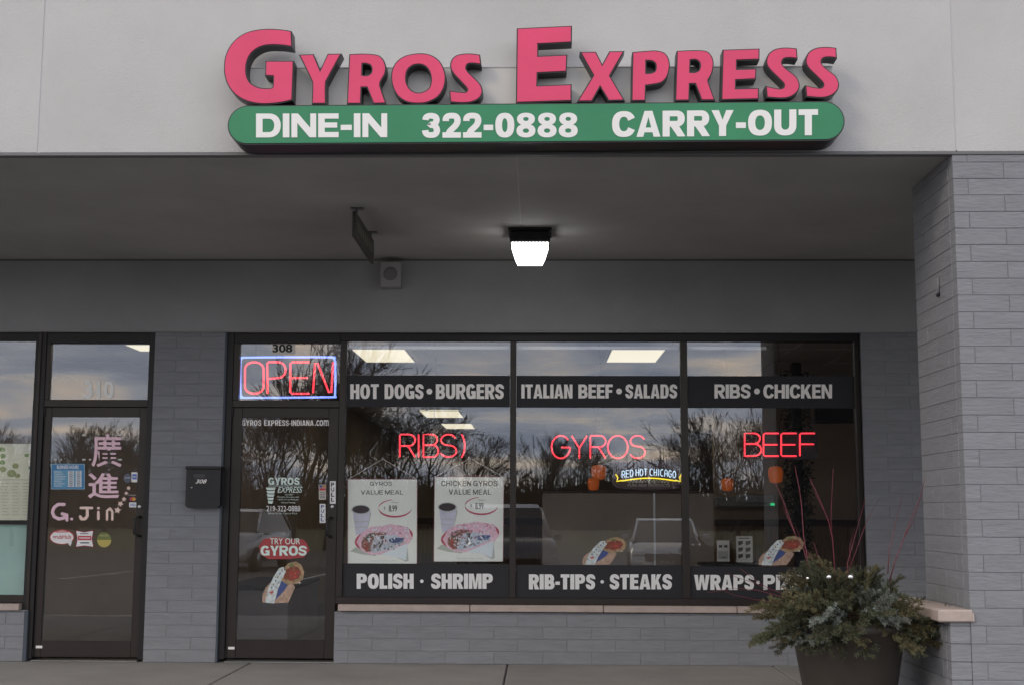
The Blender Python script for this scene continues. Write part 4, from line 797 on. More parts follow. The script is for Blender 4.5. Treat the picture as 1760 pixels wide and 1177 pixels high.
def poster(x0, y0, x1, y1, lines, label, apex, ink):
    Y = YG+.02; t = thing('hanging_poster', label, 'poster', P((x0+x1)/2, y1, Y), group='value meal posters'); w, h = x1-x0, y1-y0
    a_, b_ = P(x0, y0, Y), P(x1, y1, Y); sh_ = 0
    # slightly bowed sheet
    nx, nz = 10, 12; vs = []; fs = []
    for j in range(nz+1):
        for i in range(nx+1):
            q = P(x0+w*i/nx-1.5*j/nz*(1 if x0 > 700 else .3), y0+h*j/nz, Y); q.y += .0; vs.append(q)
    for j in range(nz):
        for i in range(nx): k = j*(nx+1)+i; fs.append((k, k+1, k+nx+2, k+nx+1))
    vb = [v+Vector((0, .003, 0)) for v in vs]
    mb = MB(); mb.add(vs, fs, sheet_m); mb.add(vb, fs, sheet_m); mb.build('sheet', t)
    e = Y-.0004; q = lambda a, b: (x0+a*w-1.5*b*(1 if x0 > 700 else .3), y0+b*h)
    Q = lambda l: [q(a, b) for a, b in l]
    b = MB()
    put_poly(b, Q([(0, 0), (1, 0), (1, .008), (0, .008)]), e, bord_m)
    for k, s in ((0, .007), (.993, 1)): put_poly(b, Q([(k, 0), (s, 0), (s, 1), (k, 1)]), e, bord_m)
    for (tx, a, c_, bb, d) in lines: 
        wd_ = [sum(GW.get(k, .8) if k != 'I' else .2 for k in t_)+.12*len(t_) for t_ in tx.split()]; p0, p1 = q(a, bb), q(c_, d); tot = sum(wd_)+.35*(len(wd_)-1); xx = p0[0]
        for t_, w_ in zip(tx.split(), wd_):
            w2 = (p1[0]-p0[0])*w_/tot; heavy(b, t_, xx, p0[1], xx+w2-.6, p1[1], e, ink, .17, 0, .13); xx += w2+(p1[0]-p0[0])*.35/tot
    # price ring
    ring = [(.68+.235*math.cos(R_(an)), .345+.10*math.sin(R_(an))) for an in range(-100, -375, -12)]
    for i in range(len(ring)-1):
        tk = .004+.007*math.sin(math.pi*i/len(ring)); (ax, ay), (bx, by) = ring[i], ring[i+1]
        put_poly(b, Q([(ax, ay-tk), (bx, by-tk), (bx, by+tk), (ax, ay+tk)]), e-.0002, pnk_m)
    p0, p1 = q(.63, .27), q(.74, .285); put_text(b, 'ONLY', p0[0], p0[1], p1[0], p1[1], e, dk2_m, 0)
    p0, p1 = q(.59, .31), q(.71, .385); put_text(b, '8.99', p0[0], p0[1], p1[0], p1[1], e, dk_m, .02); p0, p1 = q(.52, .325), q(.54, .365); put_text(b, '$', p0[0], p0[1], p1[0], p1[1], e, dk_m, 0)
    # cup
    put_poly(b, Q([(.07, .36), (.33, .36), (.275, .66), (.12, .66)]), e-.0002, cup_m); put_poly(b, Q([(.30, .38), (.34, .40), (.30, .56), (.28, .56)]), e-.0001, shad_m)
    put_poly(b, Q([(.095, .50), (.305, .50), (.303, .508), (.097, .508)]), e-.0003, shad_m); put_poly(b, Q([(.10, .56), (.295, .56), (.293, .568), (.102, .568)]), e-.0003, shad_m)
    put_poly(b, [q(a, c_) for a, c_ in ell(.19, .36, .135, .055, 24)], e-.0004, shad_m); put_poly(b, [q(a, c_) for a, c_ in ell(.19, .36, .12, .046, 24)], e-.0006, cola_m)
    # basket, wrapper, gyro, napkin
    put_poly(b, Q([(.04, .85), (.12, .80), (.3, .86), (.42, .885), (.40, .905), (.2, .885)]), e-.0001, shad_m)
    put_poly(b, [q(a, c_) for a, c_ in ell(.52, .70, .42, .15, 30, rot=-.12)], e-.0007, pnk_m)
    wr = [(.13, .74), (.2, .63), (.33, .565), (.5, .55), (.62, .53), (.76, .56), (.86, .56), (.9, .64), (.93, .7), (.86, .78), (.7, .84), (.5, .89), (.32, .89), (.2, .84)]
    put_poly(b, Q(wr), e-.0010, wrap_m)
    pkf = mat('wrapper_pink', (.66, .28, .40), .6); lil = mat('wrapper_lilac', (.60, .50, .62), .6); sd = int(x0)
    scatter(b, q, .55, .66, .34, .11, 90, [pkf, nap_m, lil, wrap_m, nap_m, wrap_m], .028, e-.0011, rot=-.1, seed=sd)
    put_poly(b, Q([(.2, .74), (.26, .66), (.4, .62), (.56, .63), (.52, .74), (.4, .84), (.28, .86), (.2, .8)]), e-.0014, fill_m)
    put_poly(b, Q([(.24, .7), (.3, .645), (.4, .635), (.36, .68), (.28, .73)]), e-.0016, mat('print_dark', (.10, .08, .07), .6, var=.5, vscale=60))
    put_poly(b, Q([(.22, .76), (.27, .72), (.3, .8), (.27, .86)]), e-.0016, tomato_m)
    put_poly(b, Q([(.33, .83), (.36, .72), (.46, .66), (.66, .66), (.82, .70), (.80, .75), (.6, .82), (.44, .86), (.36, .87)]), e-.0018, foil_m)
    put_poly(b, Q([(.47, .67), (.53, .665), (.51, .76), (.45, .84), (.42, .84), (.48, .75)]), e-.0020, mat('print_dark', (.10, .08, .07), .6))
    dkp = mat('print_dark', (.10, .08, .07), .6); stl = mat('foil_blue', (.24, .30, .42), .6); flt = mat('foil_light', (.70, .76, .80), .6)
    scatter(b, q, .33, .73, .12, .10, 50, [fill_m, dkp, mat('filling_pink', (.45, .25, .24), .6), flt], .026, e-.00175, seed=sd+1)
    scatter(b, q, .58, .76, .22, .075, 60, [stl, dkp, flt, foil_m], .026, e-.00185, rot=-.12, seed=sd+2)
    put_poly(b, Q([(.58, .71), (.68, .69), (.82, .695), (.78, .74), (.66, .755), (.6, .735)]), e-.0020, blue_m)
    put_poly(b, Q([(.48, .885), (.86, .755), (.84, .955), (.7, .915)]), e-.0022, nap_m); put_poly(b, Q([(.7, .918), (.84, .958), (.86, .80), (.875, .96), (.84, .972)]), e-.0012, shad_m)
    p0, p1 = q(.32, .955), q(.72, .968); put_text(b, 'limited time offer', p0[0], p0[1], p1[0], p1[1], e, shad_m, 0)
    b.build('print', t)
    b = MB(); ax_, ay_ = apex; r = .0024
    b.tube([P(x0+1, y0+1, Y), P(ax_, ay_, Y), P(x1-1, y0+1, Y)], r, mat('cord', (.8, .78, .72), .8), 5); b.build('hanging_cord', t)
    MB().lathe([(.012, 0), (.016, .01), (.008, .02)], P(ax_, ay_+2, Y), mat('suction_cup', (.3, .3, .3), .3), 12).build('suction_cup', t)
poster(597.5, 822, 717.5, 968.5, [('GYROS', .32, .64, .035, .08), ('VALUE MEAL', .19, .80, .135, .185)], 'left poster, GYROS VALUE MEAL with a drink and a red price ring', (658, 788), dk_m)
poster(746.5, 818, 866.5, 964, [('CHICKEN GYROS', .1, .91, .05, .115), ('VALUE MEAL', .21, .82, .155, .215)], 'right poster, CHICKEN GYROS VALUE MEAL with a drink and a red price ring', (808, 787), dk2_m)
# neighbour's posters
Y = YG+.02
mp = thing('menu_poster', 'faded menu poster with green dish photos in the window left of door 310', 'poster', P(20, 890, Y))
lf = XX(-185, Y)
MB().box((lf, Y, ZZ(893, Y, 20)), (XX(52, Y), Y+.003, ZZ(762, Y, 20)), mat('menu_paper', (.78, .78, .62), .6, var=.08, vscale=5)).build('sheet', mp)
b = MB(); gm = [mat('dish_green', (.25, .38, .12), .7, var=.3, vscale=30), mat('dish_olive', (.38, .42, .20), .7, var=.3, vscale=30)]
for x, y, r in ((4, 772, 5), (5, 783, 5), (4, 794, 5), (5, 806, 6), (30, 817, 5), (20, 813, 8), (27, 800, 6), (46, 782, 4), (-30, 780, 9), (-60, 800, 9), (-30, 812, 9)): put_poly(b, ell(x, y, r, r*.8, 14), Y-.0005, gm[int(x+y) % 2])
put_poly(b, rect(49, 801, 56, 806), Y-.0005, mat('green_tab', (.04, .22, .12), .6)); 
pi = mat('menu_ink', (.58, .58, .47), .7)
for k in range(11):
    for xx in (-70, -35, 3, 21, 39): put_poly(b, rect(xx, 829+k*5.4, xx+13-(k*7 % 5), 830.5+k*5.4), Y-.0005, pi)
put_poly(b, rect(-100, 823, 54, 824.5), Y-.0005, pi)
b.build('print', mp)
MB().box((lf, Y+.001, ZZ(900, Y, 20)), (XX(52, Y), Y+.02, ZZ(893.5, Y, 20)), bronzed_m).build('bottom_batten', mp)
tp = thing('teal_panel', 'plain pale teal board filling the lower part of the left window', 'board', P(20, 1020, Y+.05))
MB().box((lf, Y+.04, ZZ(1030, Y, 20)), (XX(49, Y), Y+.05, ZZ(900.5, Y, 20)), mat('teal_board', (.36, .54, .49), .6, var=.06, vscale=1.5)).build('board_face', tp)
# ------------------------------------------------------------------ wall furniture
mx = thing('mailbox', 'black metal wall mailbox numbered 308 on the block pier', 'mailbox', P(349, 872, W))
a_, b_ = P(320.5, 803, W-.09), P(377.5, 872, W-.09)
sec = [(a_.x, a_.z), (b_.x, a_.z), (b_.x, b_.z+.02), (b_.x-.02, b_.z), (a_.x+.02, b_.z), (a_.x, b_.z+.02)]
v, f = poly2([sec], .085); MB().add([(q.x, W-.0465-q.z, q.y) for q in v], f, blackm_m).build('mailbox_body', mx)
MB().box((a_.x-.008, W-.105, a_.z-.012), (b_.x+.008, W-.001, a_.z+.012), blackm_m, .005).build('lid', mx)
b = MB(); put_text(b, '308', 336, 823, 355.5, 830, W-.091, offw_m, .01, shear=.35); b.build('lettering', mx)
b = MB(); b.box((P(338, 812, W).x, W-.093, P(0, 820, W).z), (P(358, 812, W).x, W-.0895, P(0, 813, W).z), mat('emblem', (.035, .033, .035), .4), .002); b.build('emblem', mx)
o = MB().lathe([(.007, 0), (.007, .004), (.003, .005)], (0, 0, 0), silver_m, 12).build('keyhole', mx); o.location = P(329.5, 837, W-.0895); o.rotation_euler = (math.pi/2, 0, 0)
# lamp
lp0 = PZ(911, 399, HS); LY = lp0.y
lm = thing('canopy_lamp', 'lit square canopy lamp with finned black housing under the soffit', 'lamp', (lp0.x, LY, HS))
s = .155; zt = HS-.001; zf = P(911, 417, LY-.13).z; zb = P(911, 457, LY+.09).z
b = MB(); b.box((lp0.x-s, LY-s, zf), (lp0.x+s, LY+s, zt-.018), blackm_m, .012); b.build('housing', lm)
MB().box((lp0.x-s-.012, LY-s-.012, zt-.017), (lp0.x+s+.012, LY+s+.012, zt), blackm_m, .004).build('mounting_plate', lm)
for i in range(12):
    x = lp0.x-s+.012+i*(2*s-.024)/11; MB().box((x-.004, LY-s-.014, zf-.006), (x+.004, LY-s+.002, zt-.02), blackm_m, .001).build('fin', lm)
lens_m = mat('lamp_lens', (.9, .9, .9), .4, emit=(1, .98, .96), estr=5)
t0, t1 = s-.012, s-.06; v = [(lp0.x+i*t0, LY+j*t0, zf-.001) for i, j in ((-1, -1), (1, -1), (1, 1), (-1, 1))]+[(lp0.x+i*(t0*.42+t1*.58), LY+j*(t0*.42+t1*.58), zb+.045) for i, j in ((-1, -1), (1, -1), (1, 1), (-1, 1))]+[(lp0.x+i*t1, LY+j*t1, zb) for i, j in ((-1, -1), (1, -1), (1, 1), (-1, 1))]
fs = [(3, 2, 1, 0), (8, 9, 10, 11)]
for r in (0, 4):
    for i in range(4): fs.append((r+i, r+(i+1) % 4, r+4+(i+1) % 4, r+4+i))
MB().add(v, fs, lens_m).build('lens', lm)
# speaker
spk = thing('wall_speaker', 'small grey speaker box on the header wall by the soffit', 'speaker', P(671, 493, W-.1))
a_, b_ = P(654, 450, W-.15), P(688.5, 493, W-.15); gb = mat('speaker_grey', (.30, .30, .30), .6)
MB().box((a_.x, W-.15, b_.z), (b_.x, W-.031, min(a_.z, HS-.012)), gb, .006).build('speaker_box', spk)
o = MB().lathe([(.058, 0), (.058, .004), (.05, .006), (.02, .005)], (0, 0, 0), mat('grille', (.16, .16, .165), .6), 32).build('grille', spk); o.location = P(671, 471, W-.151); o.rotation_euler = (math.pi/2, 0, 0)
# blade sign
bs = thing('blade_sign', 'thin brown hanging shop sign seen edge-on under the soffit', 'sign', P(620, 390, 9.6))
p0 = PZ(609, 352, HS); yn = p0.y; x0 = p0.x; yf_ = yn+1.05
bb = mat('blade_brown', (.04, .036, .028), .5); bb2 = mat('blade_letters', (.13, .12, .09), .5)
MB().box((x0-.012, yn, HS-.23), (x0+.012, yf_, HS-.045), bb, .003).build('board', bs)
for y in (yn+.12, yf_-.12): MB().box((x0-.008, y-.015, HS-.05), (x0+.008, y+.015, HS), drip_m).build('hanger', bs); 
for y in (yn+.12, yf_-.12): MB().box((x0-.04, y-.03, HS-.006), (x0+.05, y+.03, HS+.001), drip_m).build('hanger_plate', bs)
b = MB()
for k in range(7): y = yn+.12+k*.12; b.box((x0+.012, y, HS-.17), (x0+.0135, y+.075, HS-.10), bb2)
b.build('raised_panel', bs)
# ------------------------------------------------------------------ planter and arrangement
YP = 8.28; pc = P(1457, 1075, YP); RP = .345; ZR = .60
pot_m = mat('brown_resin_pot', (.050, .040, .034), .55, bump=.3, bscale=50, var=.15, vscale=4)
pt = thing('planter', 'tall tapered dark brown planter pot in front of the right window', 'planter', (pc.x, YP, 0))
MB().lathe([(RP*.70, 0), (RP*.72, .01), (RP*.985, ZR-.05), (RP*1.05, ZR-.045), (RP*1.06, ZR), (RP*.98, ZR+.002), (RP*.95, ZR-.04)], (pc.x, YP, 0), pot_m, 48).build('pot', pt)
MB().lathe([(.001, ZR-.05), (RP*.95, ZR-.049)], (pc.x, YP, 0), mat('soil', (.02, .015, .01), .95), 24).build('soil', pt)
need = [mat('needles_green', (.060, .070, .036), .7, rnd=.35), mat('needles_blue', (.16, .185, .165), .7, rnd=.35), mat('needles_olive', (.10, .090, .042), .75, rnd=.3)]; stem_m = mat('bough_stem', (.12, .08, .045), .8)
def bough_mesh(nm, m, Lb=.42, side=9):
    b = MB(); rnd = random.Random(hash(nm) % 1000 if False else len(nm)*7+int(Lb*100)+side)
    tw = []
    main = [Vector((Lb*t, .03*math.sin(t*3), -.10*t*t)) for t in (0, .25, .5, .75, 1)]
    def at(pts, t): k = min(int(t*(len(pts)-1)), len(pts)-2); u = t*(len(pts)-1)-k; return pts[k].lerp(pts[k+1], u)
    tw.append((main, .3)); 
    for i in range(side):
        t = .25+.68*i/side; p = at(main, t); sg_ = 1 if i % 2 else -1; ln = (.15-.07*t)*rnd.uniform(.8, 1.25); an = R_(rnd.uniform(35, 60))*sg_
        d = Vector((math.cos(an), math.sin(an), rnd.uniform(-.25, .25))).normalized(); tw.append(([p, p+d*ln*.5, p+d*ln+Vector((0, 0, -.01))], 0))
    for pts, st in tw:
        b.tube(pts, .004 if st else .0025, stem_m, 4, r1=.0015, cap=False)
        ln = sum((pts[i+1]-pts[i]).length for i in range(len(pts)-1)); n = int(ln/.0013)
        for k in range(n):
            t = st+(1-st)*k/n; p = at(pts, t); d = (at(pts, min(1, t+.05))-at(pts, max(0, t-.05))).normalized()
            a = rnd.uniform(0, 6.283); o1 = d.orthogonal().normalized(); o2 = d.cross(o1); rad = o1*math.cos(a)+o2*math.sin(a)
            nd = (rad*.85+d*.55).normalized()*rnd.uniform(.015, .023); sd_ = nd.cross(Vector((rnd.uniform(-1, 1), rnd.uniform(-1, 1), rnd.uniform(-1, 1)))).normalized()*.0019
            b.add([p-sd_, p+sd_, p+nd+sd_*.5, p+nd-sd_*.5], [(0, 1, 2, 3)], m)
    return b.mesh(nm)
bmesh_list = [bough_mesh('bough_a', need[0], .40, 10), bough_mesh('bough_bb', need[1], .34, 9), bough_mesh('bough_ccc', need[2], .44, 10), bough_mesh('bough_dddd', need[0], .30, 8)]
ev = thing('evergreen_arrangement', 'winter evergreen boughs with red twigs filling the planter', 'arrangement', (pc.x, YP, ZR-.04))
rnd = random.Random(11); evl = Vector((pc.x, YP, ZR-.04))
def bough(p, az, el, roll, s, k):
    o = bpy.data.objects.new('evergreen_bough', bmesh_list[k]); C.objects.link(o); o.parent = ev; o.matrix_parent_inverse = INV[ev.name]
    o.location = p; o.rotation_mode = 'XYZ'
    o.matrix_basis = Matrix.Translation(p) @ Matrix.Rotation(az, 4, 'Z') @ Matrix.Rotation(-el, 4, 'Y') @ Matrix.Rotation(roll, 4, 'X') @ Matrix.Scale(s*.90, 4)
for i in range(150):
    az = rnd.uniform(0, 2*math.pi); lay = rnd.random()
    el = R_(-7+92*lay**1.15+rnd.uniform(-8, 8)); r0 = rnd.uniform(.02, .24)*(1 if lay < .6 else .8)
    p = Vector((pc.x+r0*math.cos(az), YP+r0*math.sin(az), ZR-.05+.13*lay+rnd.uniform(-.03, .05)))
    s_ = rnd.uniform(.78, 1.12)*(1.08 if lay < .45 else .74); s_ *= 1.08 if math.cos(az) < -.5 else (.96 if math.cos(az) > .5 else 1)
    bough(p, az, el, rnd.uniform(-1, 1), s_, rnd.choice((0, 0, 1, 2, 3, 0, 2)))
# a few long ones: low left, over the cap on the right
for az, el, s_, k in ((math.pi+.1, R_(0), 1.3, 0), (math.pi-.25, R_(-6), 1.25, 2), (math.pi+.35, R_(-10), 1.15, 0), (math.pi+.5, R_(-2), 1.1, 2), (-.05, R_(12), 1.35, 2), (.15, R_(8), 1.4, 2), (-.3, R_(-2), 1.3, 0), (-.55, R_(-4), 1.0, 2), (math.pi+.25, R_(0), 1.3, 0), (math.pi-.1, R_(6), 1.2, 1), (.1, R_(3), 1.5, 0), (.3, R_(14), 1.4, 2), (-.15, R_(6), 1.4, 0), (.4, R_(4), 1.3, 0), (.05, R_(18), 1.4, 2), (-.4, R_(8), 1.2, 1)):
    bough(Vector((pc.x+.12*math.cos(az), YP+.12*math.sin(az), ZR+.0)), az, el, 0, s_, k)
for i in range(26):
    az = -math.pi+math.pi*(i+.5)/26+rnd.uniform(-.1, .1)
    bough(Vector((pc.x+.26*math.cos(az), YP+.26*math.sin(az), ZR+rnd.uniform(.02, .08))), az+rnd.uniform(-.3, .3), R_(rnd.uniform(-34, 6)), rnd.uniform(-1, 1), rnd.uniform(.34, .54), rnd.choice((0, 2, 3, 0, 0)))
for i in range(12):
    bough(Vector((pc.x+rnd.uniform(.28, .46), YP+rnd.uniform(-.30, .20), ZR+rnd.uniform(.0, .07))), rnd.uniform(-.7, .5), R_(rnd.uniform(-6, 16)), rnd.uniform(-1, 1), rnd.uniform(.5, .8), rnd.choice((0, 2, 0, 3)))
tw_m = mat('dogwood_red', (.16, .028, .042), .5, var=.25, vscale=8)
def stem(pts, r=.0045, dy=0, name='red_twig'):
    n = len(pts); MB().tube([P(x, y, YP+dy*(i/(n-1))) for i, (x, y) in enumerate(pts)], r*.78, tw_m, 6, r1=r*.28).build(name, ev)
for pts, r, dy in ((([(1397, 1010), (1382, 945), (1368, 920), (1350, 870), (1338, 840), (1329, 826)]), .0045, .1), ([(1400, 1020), (1388, 960), (1381, 920), (1378, 870), (1374, 840), (1366, 800)], .0045, .05), ([(1368, 920), (1352, 885), (1345, 866)], .003, .1),
    ([(1440, 1020), (1434, 970), (1431, 925), (1424, 895), (1410, 860), (1392, 822)], .005, -.1), ([(1431, 930), (1428, 890), (1430, 850), (1432, 805)], .0035, -.1), ([(1432, 905), (1418, 880), (1400, 845)], .003, -.1),
    ([(1455, 1000), (1457, 965), (1467, 930), (1478, 890), (1488, 855)], .0038, .1), ([(1456, 985), (1470, 950), (1484, 910), (1497, 880), (1512, 855)], .0032, .15), ([(1462, 975), (1460, 940), (1468, 912)], .003, 0),
    ([(1528, 1000), (1538, 965), (1553, 925), (1566, 890), (1580, 858), (1590, 822)], .005, .05), ([(1526, 985), (1528, 945), (1535, 920), (1542, 885), (1552, 850)], .0038, .05), ([(1554, 922), (1570, 895), (1584, 850)], .003, .05),
    ([(1400, 1030), (1350, 1021), (1320, 1010), (1290, 990), (1272, 976)], .0035, -.15), ([(1400, 1035), (1345, 1025), (1300, 1013), (1262, 1010), (1215, 1018)], .0035, -.15), ([(1390, 1035), (1330, 1034), (1300, 1030), (1262, 1022), (1240, 1012)], .003, -.15), ([(1330, 1020), (1300, 1002), (1262, 990), (1250, 984)], .0028, -.12), ([(1405, 995), (1396, 960), (1380, 935), (1368, 905)], .003, .1), ([(1416, 1000), (1408, 960), (1398, 930)], .003, .0)):
    stem(pts, r, dy)
for x, y, r in ((1424.5, 991, .017), (1461.5, 991, .019), (1388, 993, .010)):
    MB().lathe([(r*math.sin(math.pi*i/10)+.0002, -r*math.cos(math.pi*i/10)) for i in range(11)], P(x, y, YP-.3), mat('silver_bauble', (.75, .75, .75), .12, 1), 20).build('bauble', ev)
# ------------------------------------------------------------------ what the panes mirror: cars, bare trees, woods
def car(label, name, x, y, col, kind, cat, az=0):
    root = thing(name, label, cat, (0, 0, 0)); cm = mat('paint_'+name+str(len(MATS)), col, .25, .3, coat=.6); gl = mat('car_glass', (.01, .012, .014), .08); ty = mat('tyre', (.02, .02, .02), .85); rm = mat('wheel_rim', (.4, .4, .4), .3, .9)
    if kind == 'sedan':
        Lc, Wc = 4.7, 1.8; prof = [(-2.3, .45, .62), (-2.2, .74, .8), (-1.2, .90, .86), (-.95, .93, .86), (.0, .95, .87), (1.3, .98, .86), (2.1, 1.0, .84), (2.33, .85, .80), (2.33, .45, .7)]
        cab = [(-1.15, .92), (-.25, 1.40), (.15, 1.45), (.9, 1.44), (1.75, 1.0)]
    else:
        Lc, Wc = 4.7, 1.88; prof = [(-2.3, .5, .66), (-2.25, .9, .84), (-1.3, 1.06, .9), (-.9, 1.08, .92), (0, 1.08, .92), (1.3, 1.09, .92), (2.2, 1.1, .9), (2.35, .95, .86), (2.35, .5, .78)]
        cab = [(-1.15, 1.07), (-.45, 1.62), (.0, 1.70), (1.7, 1.70), (2.25, 1.12)]
    b = MB(); zlo = .25; hw = Wc/2; vs = []; fs = []
    for (px, pz, wf_) in prof:
        w = hw*(.86+.14*math.cos(px/2.4*1.2)); vs += [(-w*.93, px, zlo), (-w, px, (zlo+pz)/2), (-w*.96, px, pz-.05), (-w*.8, px, pz), (w*.8, px, pz), (w*.96, px, pz-.05), (w, px, (zlo+pz)/2), (w*.93, px, zlo)]
    n = 8
    for i in range(len(prof)-1):
        for k in range(n): fs.append((i*n+k, i*n+(k+1) % n, (i+1)*n+(k+1) % n, (i+1)*n+k))
    fs += [tuple(range(n))[::-1], tuple(range((len(prof)-1)*n, len(prof)*n))]
    b.add(vs, fs, cm, True); b.build('body', root)
    vs = []; fs = []
    for j, (cy, cz) in enumerate(cab):
        top = j not in (0, len(cab)-1); w = hw*(.72 if top else .86); vs += [(-w, cy, cz), (w, cy, cz)]
    zb2 = cab[0][1]-.05; m = len(cab)
    for j in range(m-1): fs.append((2*j, 2*j+1, 2*j+3, 2*j+2))
    base = len(vs); vs += [(-hw*.9, cab[0][0], zb2), (-hw*.9, cab[-1][0], zb2), (hw*.9, cab[0][0], zb2), (hw*.9, cab[-1][0], zb2)]
    fs += [tuple([base]+[2*j for j in range(m)]+[base+1]), tuple([base+2]+[2*j+1 for j in range(m)]+[base+3])]
    MB().add(vs, fs, gl).build('greenhouse', root)
    vs = []; 
    for cy, cz in cab[1:-1]: w = hw*.735; vs += [(-w, cy, cz+.012), (w, cy, cz+.012)]
    MB().add(vs, [(2*j, 2*j+1, 2*j+3, 2*j+2) for j in range(len(cab)-3)], cm).build('roof', root)
    b = MB()
    for s_ in (-1, 1):
        b.tube([(s_*hw*.87, cab[0][0], cab[0][1]), (s_*hw*.73, cab[1][0], cab[1][1]+.005)], .04, cm, 6); b.tube([(s_*hw*.74, cab[1][0], cab[1][1]), (s_*hw*.74, cab[-2][0], cab[-2][1])], .035, cm, 6); b.tube([(s_*hw*.73, cab[-2][0], cab[-2][1]), (s_*hw*.87, cab[-1][0], cab[-1][1])], .04, cm, 6)
    b.build('pillars', root)
    for s_ in (-1, 1):
        for yy in (-1.45, 1.4):
            o = MB().tube([(0, 0, 0), (s_*.22, 0, 0)], .33, ty, 24).build('wheel', root, loc=(s_*(hw-.2), yy, .33)); MB().tube([(s_*.221, 0, 0), (s_*.228, 0, 0)], .2, rm, 16).build('rim', o)
        MB().box((s_*(hw*.55), -2.27, .62), (s_*(hw*.88), -2.15, .74), mat('headlight', (.7, .7, .7), .15), .02).build('headlight', root)
        MB().box((s_*(hw*.98), -.95, .98), (s_*(hw*.98+.16), -.85, 1.10), cm, .02).build('mirror', root)
    MB().box((-.5, -2.34, .5), (.5, -2.26, .66), blackm_m, .01).build('grille', root); MB().box((-.16, -2.36, .42), (.16, -2.341, .49), white_m).build('licence_plate', root)
    root.location = (x, y, lotz(y)); root.rotation_euler = (0, 0, math.pi+az); return root
INV_keep = dict(INV)
def mirror_x(px, D): return P(px, 880, D).x
car('white sedan parked in the lot, mirrored in the middle pane', 'sedan', mirror_x(1142, 33), 2*W-33, (.36, .37, .38), 'sedan', 'car', R_(4))
car('dark grey suv parked in the lot, mirrored beside the first mullion', 'suv_car', mirror_x(868, 28), 2*W-28, (.05, .055, .065), 'suv', 'car', R_(-6))
car('silver suv parked in the lot, mirrored in the glass of door 308', 'suv_car', mirror_x(415, 38), 2*W-38, (.34, .35, .37), 'suv', 'car', R_(5))
bark = mat('bare_bark', (.045, .038, .033), .9, var=.2)
def tree_meshes(seed, H, spread):
    r = random.Random(seed); tr = MB(); br = MB()
    def grow(p, d, ln, rad, dep):
        n = 3; pts = [p]
        for i in range(n):
            d = (d+Vector((r.uniform(-1, 1), r.uniform(-1, 1), r.uniform(-.3, .6)))*.16).normalized(); pts.append(pts[-1]+d*ln/n)
        (tr if dep == 0 else br).tube(pts, max(rad, .011), bark, 6 if dep < 2 else 3, r1=max(rad*.62, .009), cap=False)
        if dep >= 7 or rad < .003: return
        kids = 3 if dep < 3 else (3 if r.random() < .5 else 2)
        for k in range(kids):
            t = 1 if k == 0 else r.uniform(.45, 1); q = pts[0].lerp(pts[-1], t) if t < 1 else pts[-1]
            if t < 1: j = int(t*n); q = pts[j].lerp(pts[min(j+1, n)], t*n-j)
            a = r.uniform(0, 6.283); o1 = d.orthogonal().normalized(); o2 = d.cross(o1); tl = (.18 if k == 0 else r.uniform(.4, .85))*spread
            nd = (d+(o1*math.cos(a)+o2*math.sin(a))*tl+Vector((0, 0, .12))).normalized()
            grow(q, nd, ln*r.uniform(.70, .88), rad*(.68 if k == 0 else .52), dep+1)
    grow(Vector((0, 0, 0)), Vector((0, 0, 1)), H*.20, H*.0145, 0)
    return tr.mesh('trunk'), br.mesh('branches')
TM = [tree_meshes(s_, 9, sp) for s_, sp in ((3, 1.0), (9, 1.25), (21, .8))]
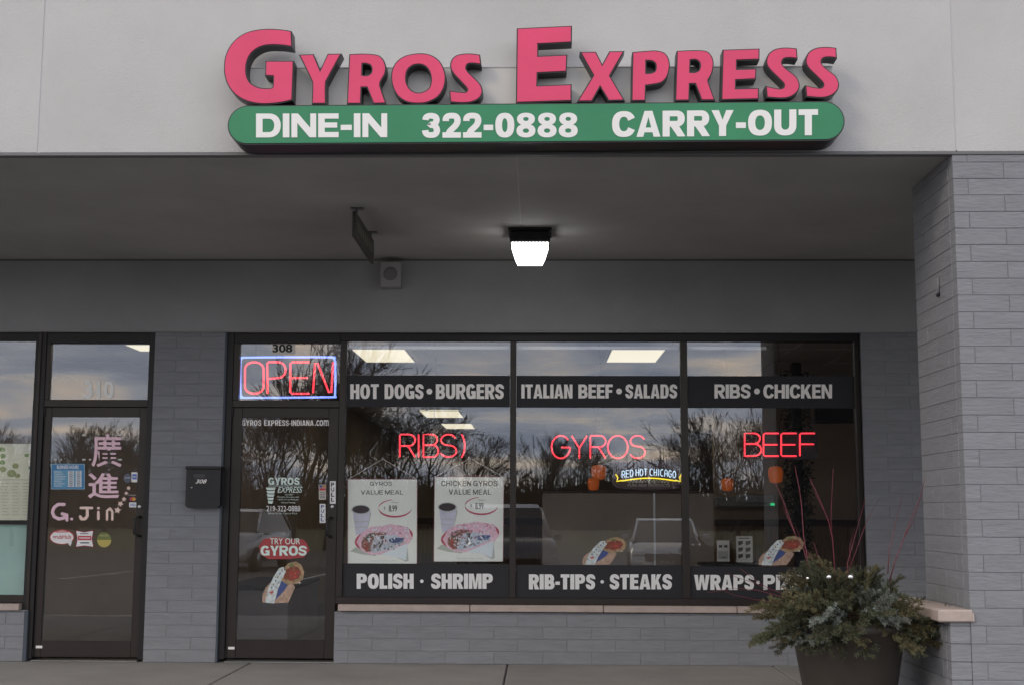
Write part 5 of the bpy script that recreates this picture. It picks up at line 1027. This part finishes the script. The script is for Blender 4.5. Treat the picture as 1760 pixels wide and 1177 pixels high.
for px, D, H, k, lab in ((500, 52, 11.5, 0, 'tall bare tree mirrored behind the OPEN sign'), (430, 60, 10, 1, 'spreading bare tree mirrored in the left side of door 308'), (620, 66, 9.5, 1, 'bare tree mirrored left of the RIBS neon'), (700, 74, 9, 0, 'bare tree mirrored behind the RIBS neon'), (560, 58, 11, 2, 'narrow bare tree mirrored at the edge of door 308'),
    (1170, 70, 8.5, 1, 'bare tree mirrored at the second mullion'), (1270, 62, 8.6, 0, 'bare tree mirrored left of the BEEF neon'), (1320, 80, 10, 2, 'bare tree mirrored behind the BEEF neon'), (20, 60, 8, 1, 'bare tree mirrored in the left edge window'), (180, 62, 7.4, 0, 'bare tree mirrored behind the upper Chinese character'), (940, 85, 8.3, 2, 'distant bare tree mirrored left of the GYROS neon'), (235, 75, 8, 2, 'slim bare tree mirrored at the handle side of door 310'), (1010, 90, 8.6, 1, 'distant bare tree mirrored above the GYROS neon'), (800, 88, 8.4, 0, 'distant bare tree mirrored right of the RIBS neon'), (590, 72, 10.5, 0, 'bare tree mirrored at the left edge of the first pane'), (655, 82, 11.5, 1, 'broad bare tree mirrored above the left poster'), (735, 90, 11, 0, 'broad bare tree mirrored behind the RIBS neon bracket'), (460, 84, 12, 1, 'farther bare tree mirrored under the web address'), (540, 88, 11.5, 0, 'farther bare tree mirrored by the PULL sticker'), (130, 80, 9.5, 1, 'farther bare tree mirrored above the blue hours sign')):
    y = 2*W-D; t = thing('bare_tree', lab, 'tree', (0, 0, 0), group='bare trees across the parking lot')
    link('trunk', TM[k][0], t); link('branches', TM[k][1], t); t.location = (mirror_x(px, D), y, -.45+(.0 if y > -34 else .02*(-34-y))); t.scale = (H/9,)*3; t.rotation_euler = (0, 0, random.uniform(0, 6))
wd = MB(); r = random.Random(5); brush = mat('winter_brush', (.045, .040, .034), .95, rnd=.1)
for i in range(9000):
    x = r.uniform(-75, 75); y = r.uniform(-88, -62); hgt = (3.4+2.6*(mnoise.noise(Vector((x*.05, 3, 0)))+.5)+1.2*mnoise.noise(Vector((x*.3, 9, 0))))*r.uniform(.5, 1.15); hgt = max(1, hgt)
    a = Vector((x, y, .1)); t = a+Vector((r.uniform(-.9, .9), r.uniform(-.5, .5), hgt)); w = r.uniform(.03, .11); wd.add([a-Vector((w, 0, 0)), a+Vector((w, 0, 0)), t], [(0, 1, 2)], brush)
    mid = a.lerp(t, r.uniform(.4, .8)); e2 = mid+Vector((r.uniform(-1.1, 1.1), 0, r.uniform(.3, 1.2))); wd.add([mid-Vector((0, 0, w)), mid+Vector((0, 0, w)), e2], [(0, 1, 2)], brush)
for i in range(900):
    x = -75+150*i/899; hh = 2.3+1.8*(mnoise.noise(Vector((x*.08, 1, 0)))+.4)+.5*mnoise.noise(Vector((x*.9, 5, 0))); wd.add([(x, -90, 0), (x+.17, -90, 0), (x+.17, -90, max(.6, hh)), (x, -90, max(.6, hh+.2*mnoise.noise(Vector((x*2, 0, 0)))))], [(0, 1, 2, 3)], brush)
tag(wd.build('woods'), 'brown leafless thicket at the far side of the parking lot', None, kind='stuff')
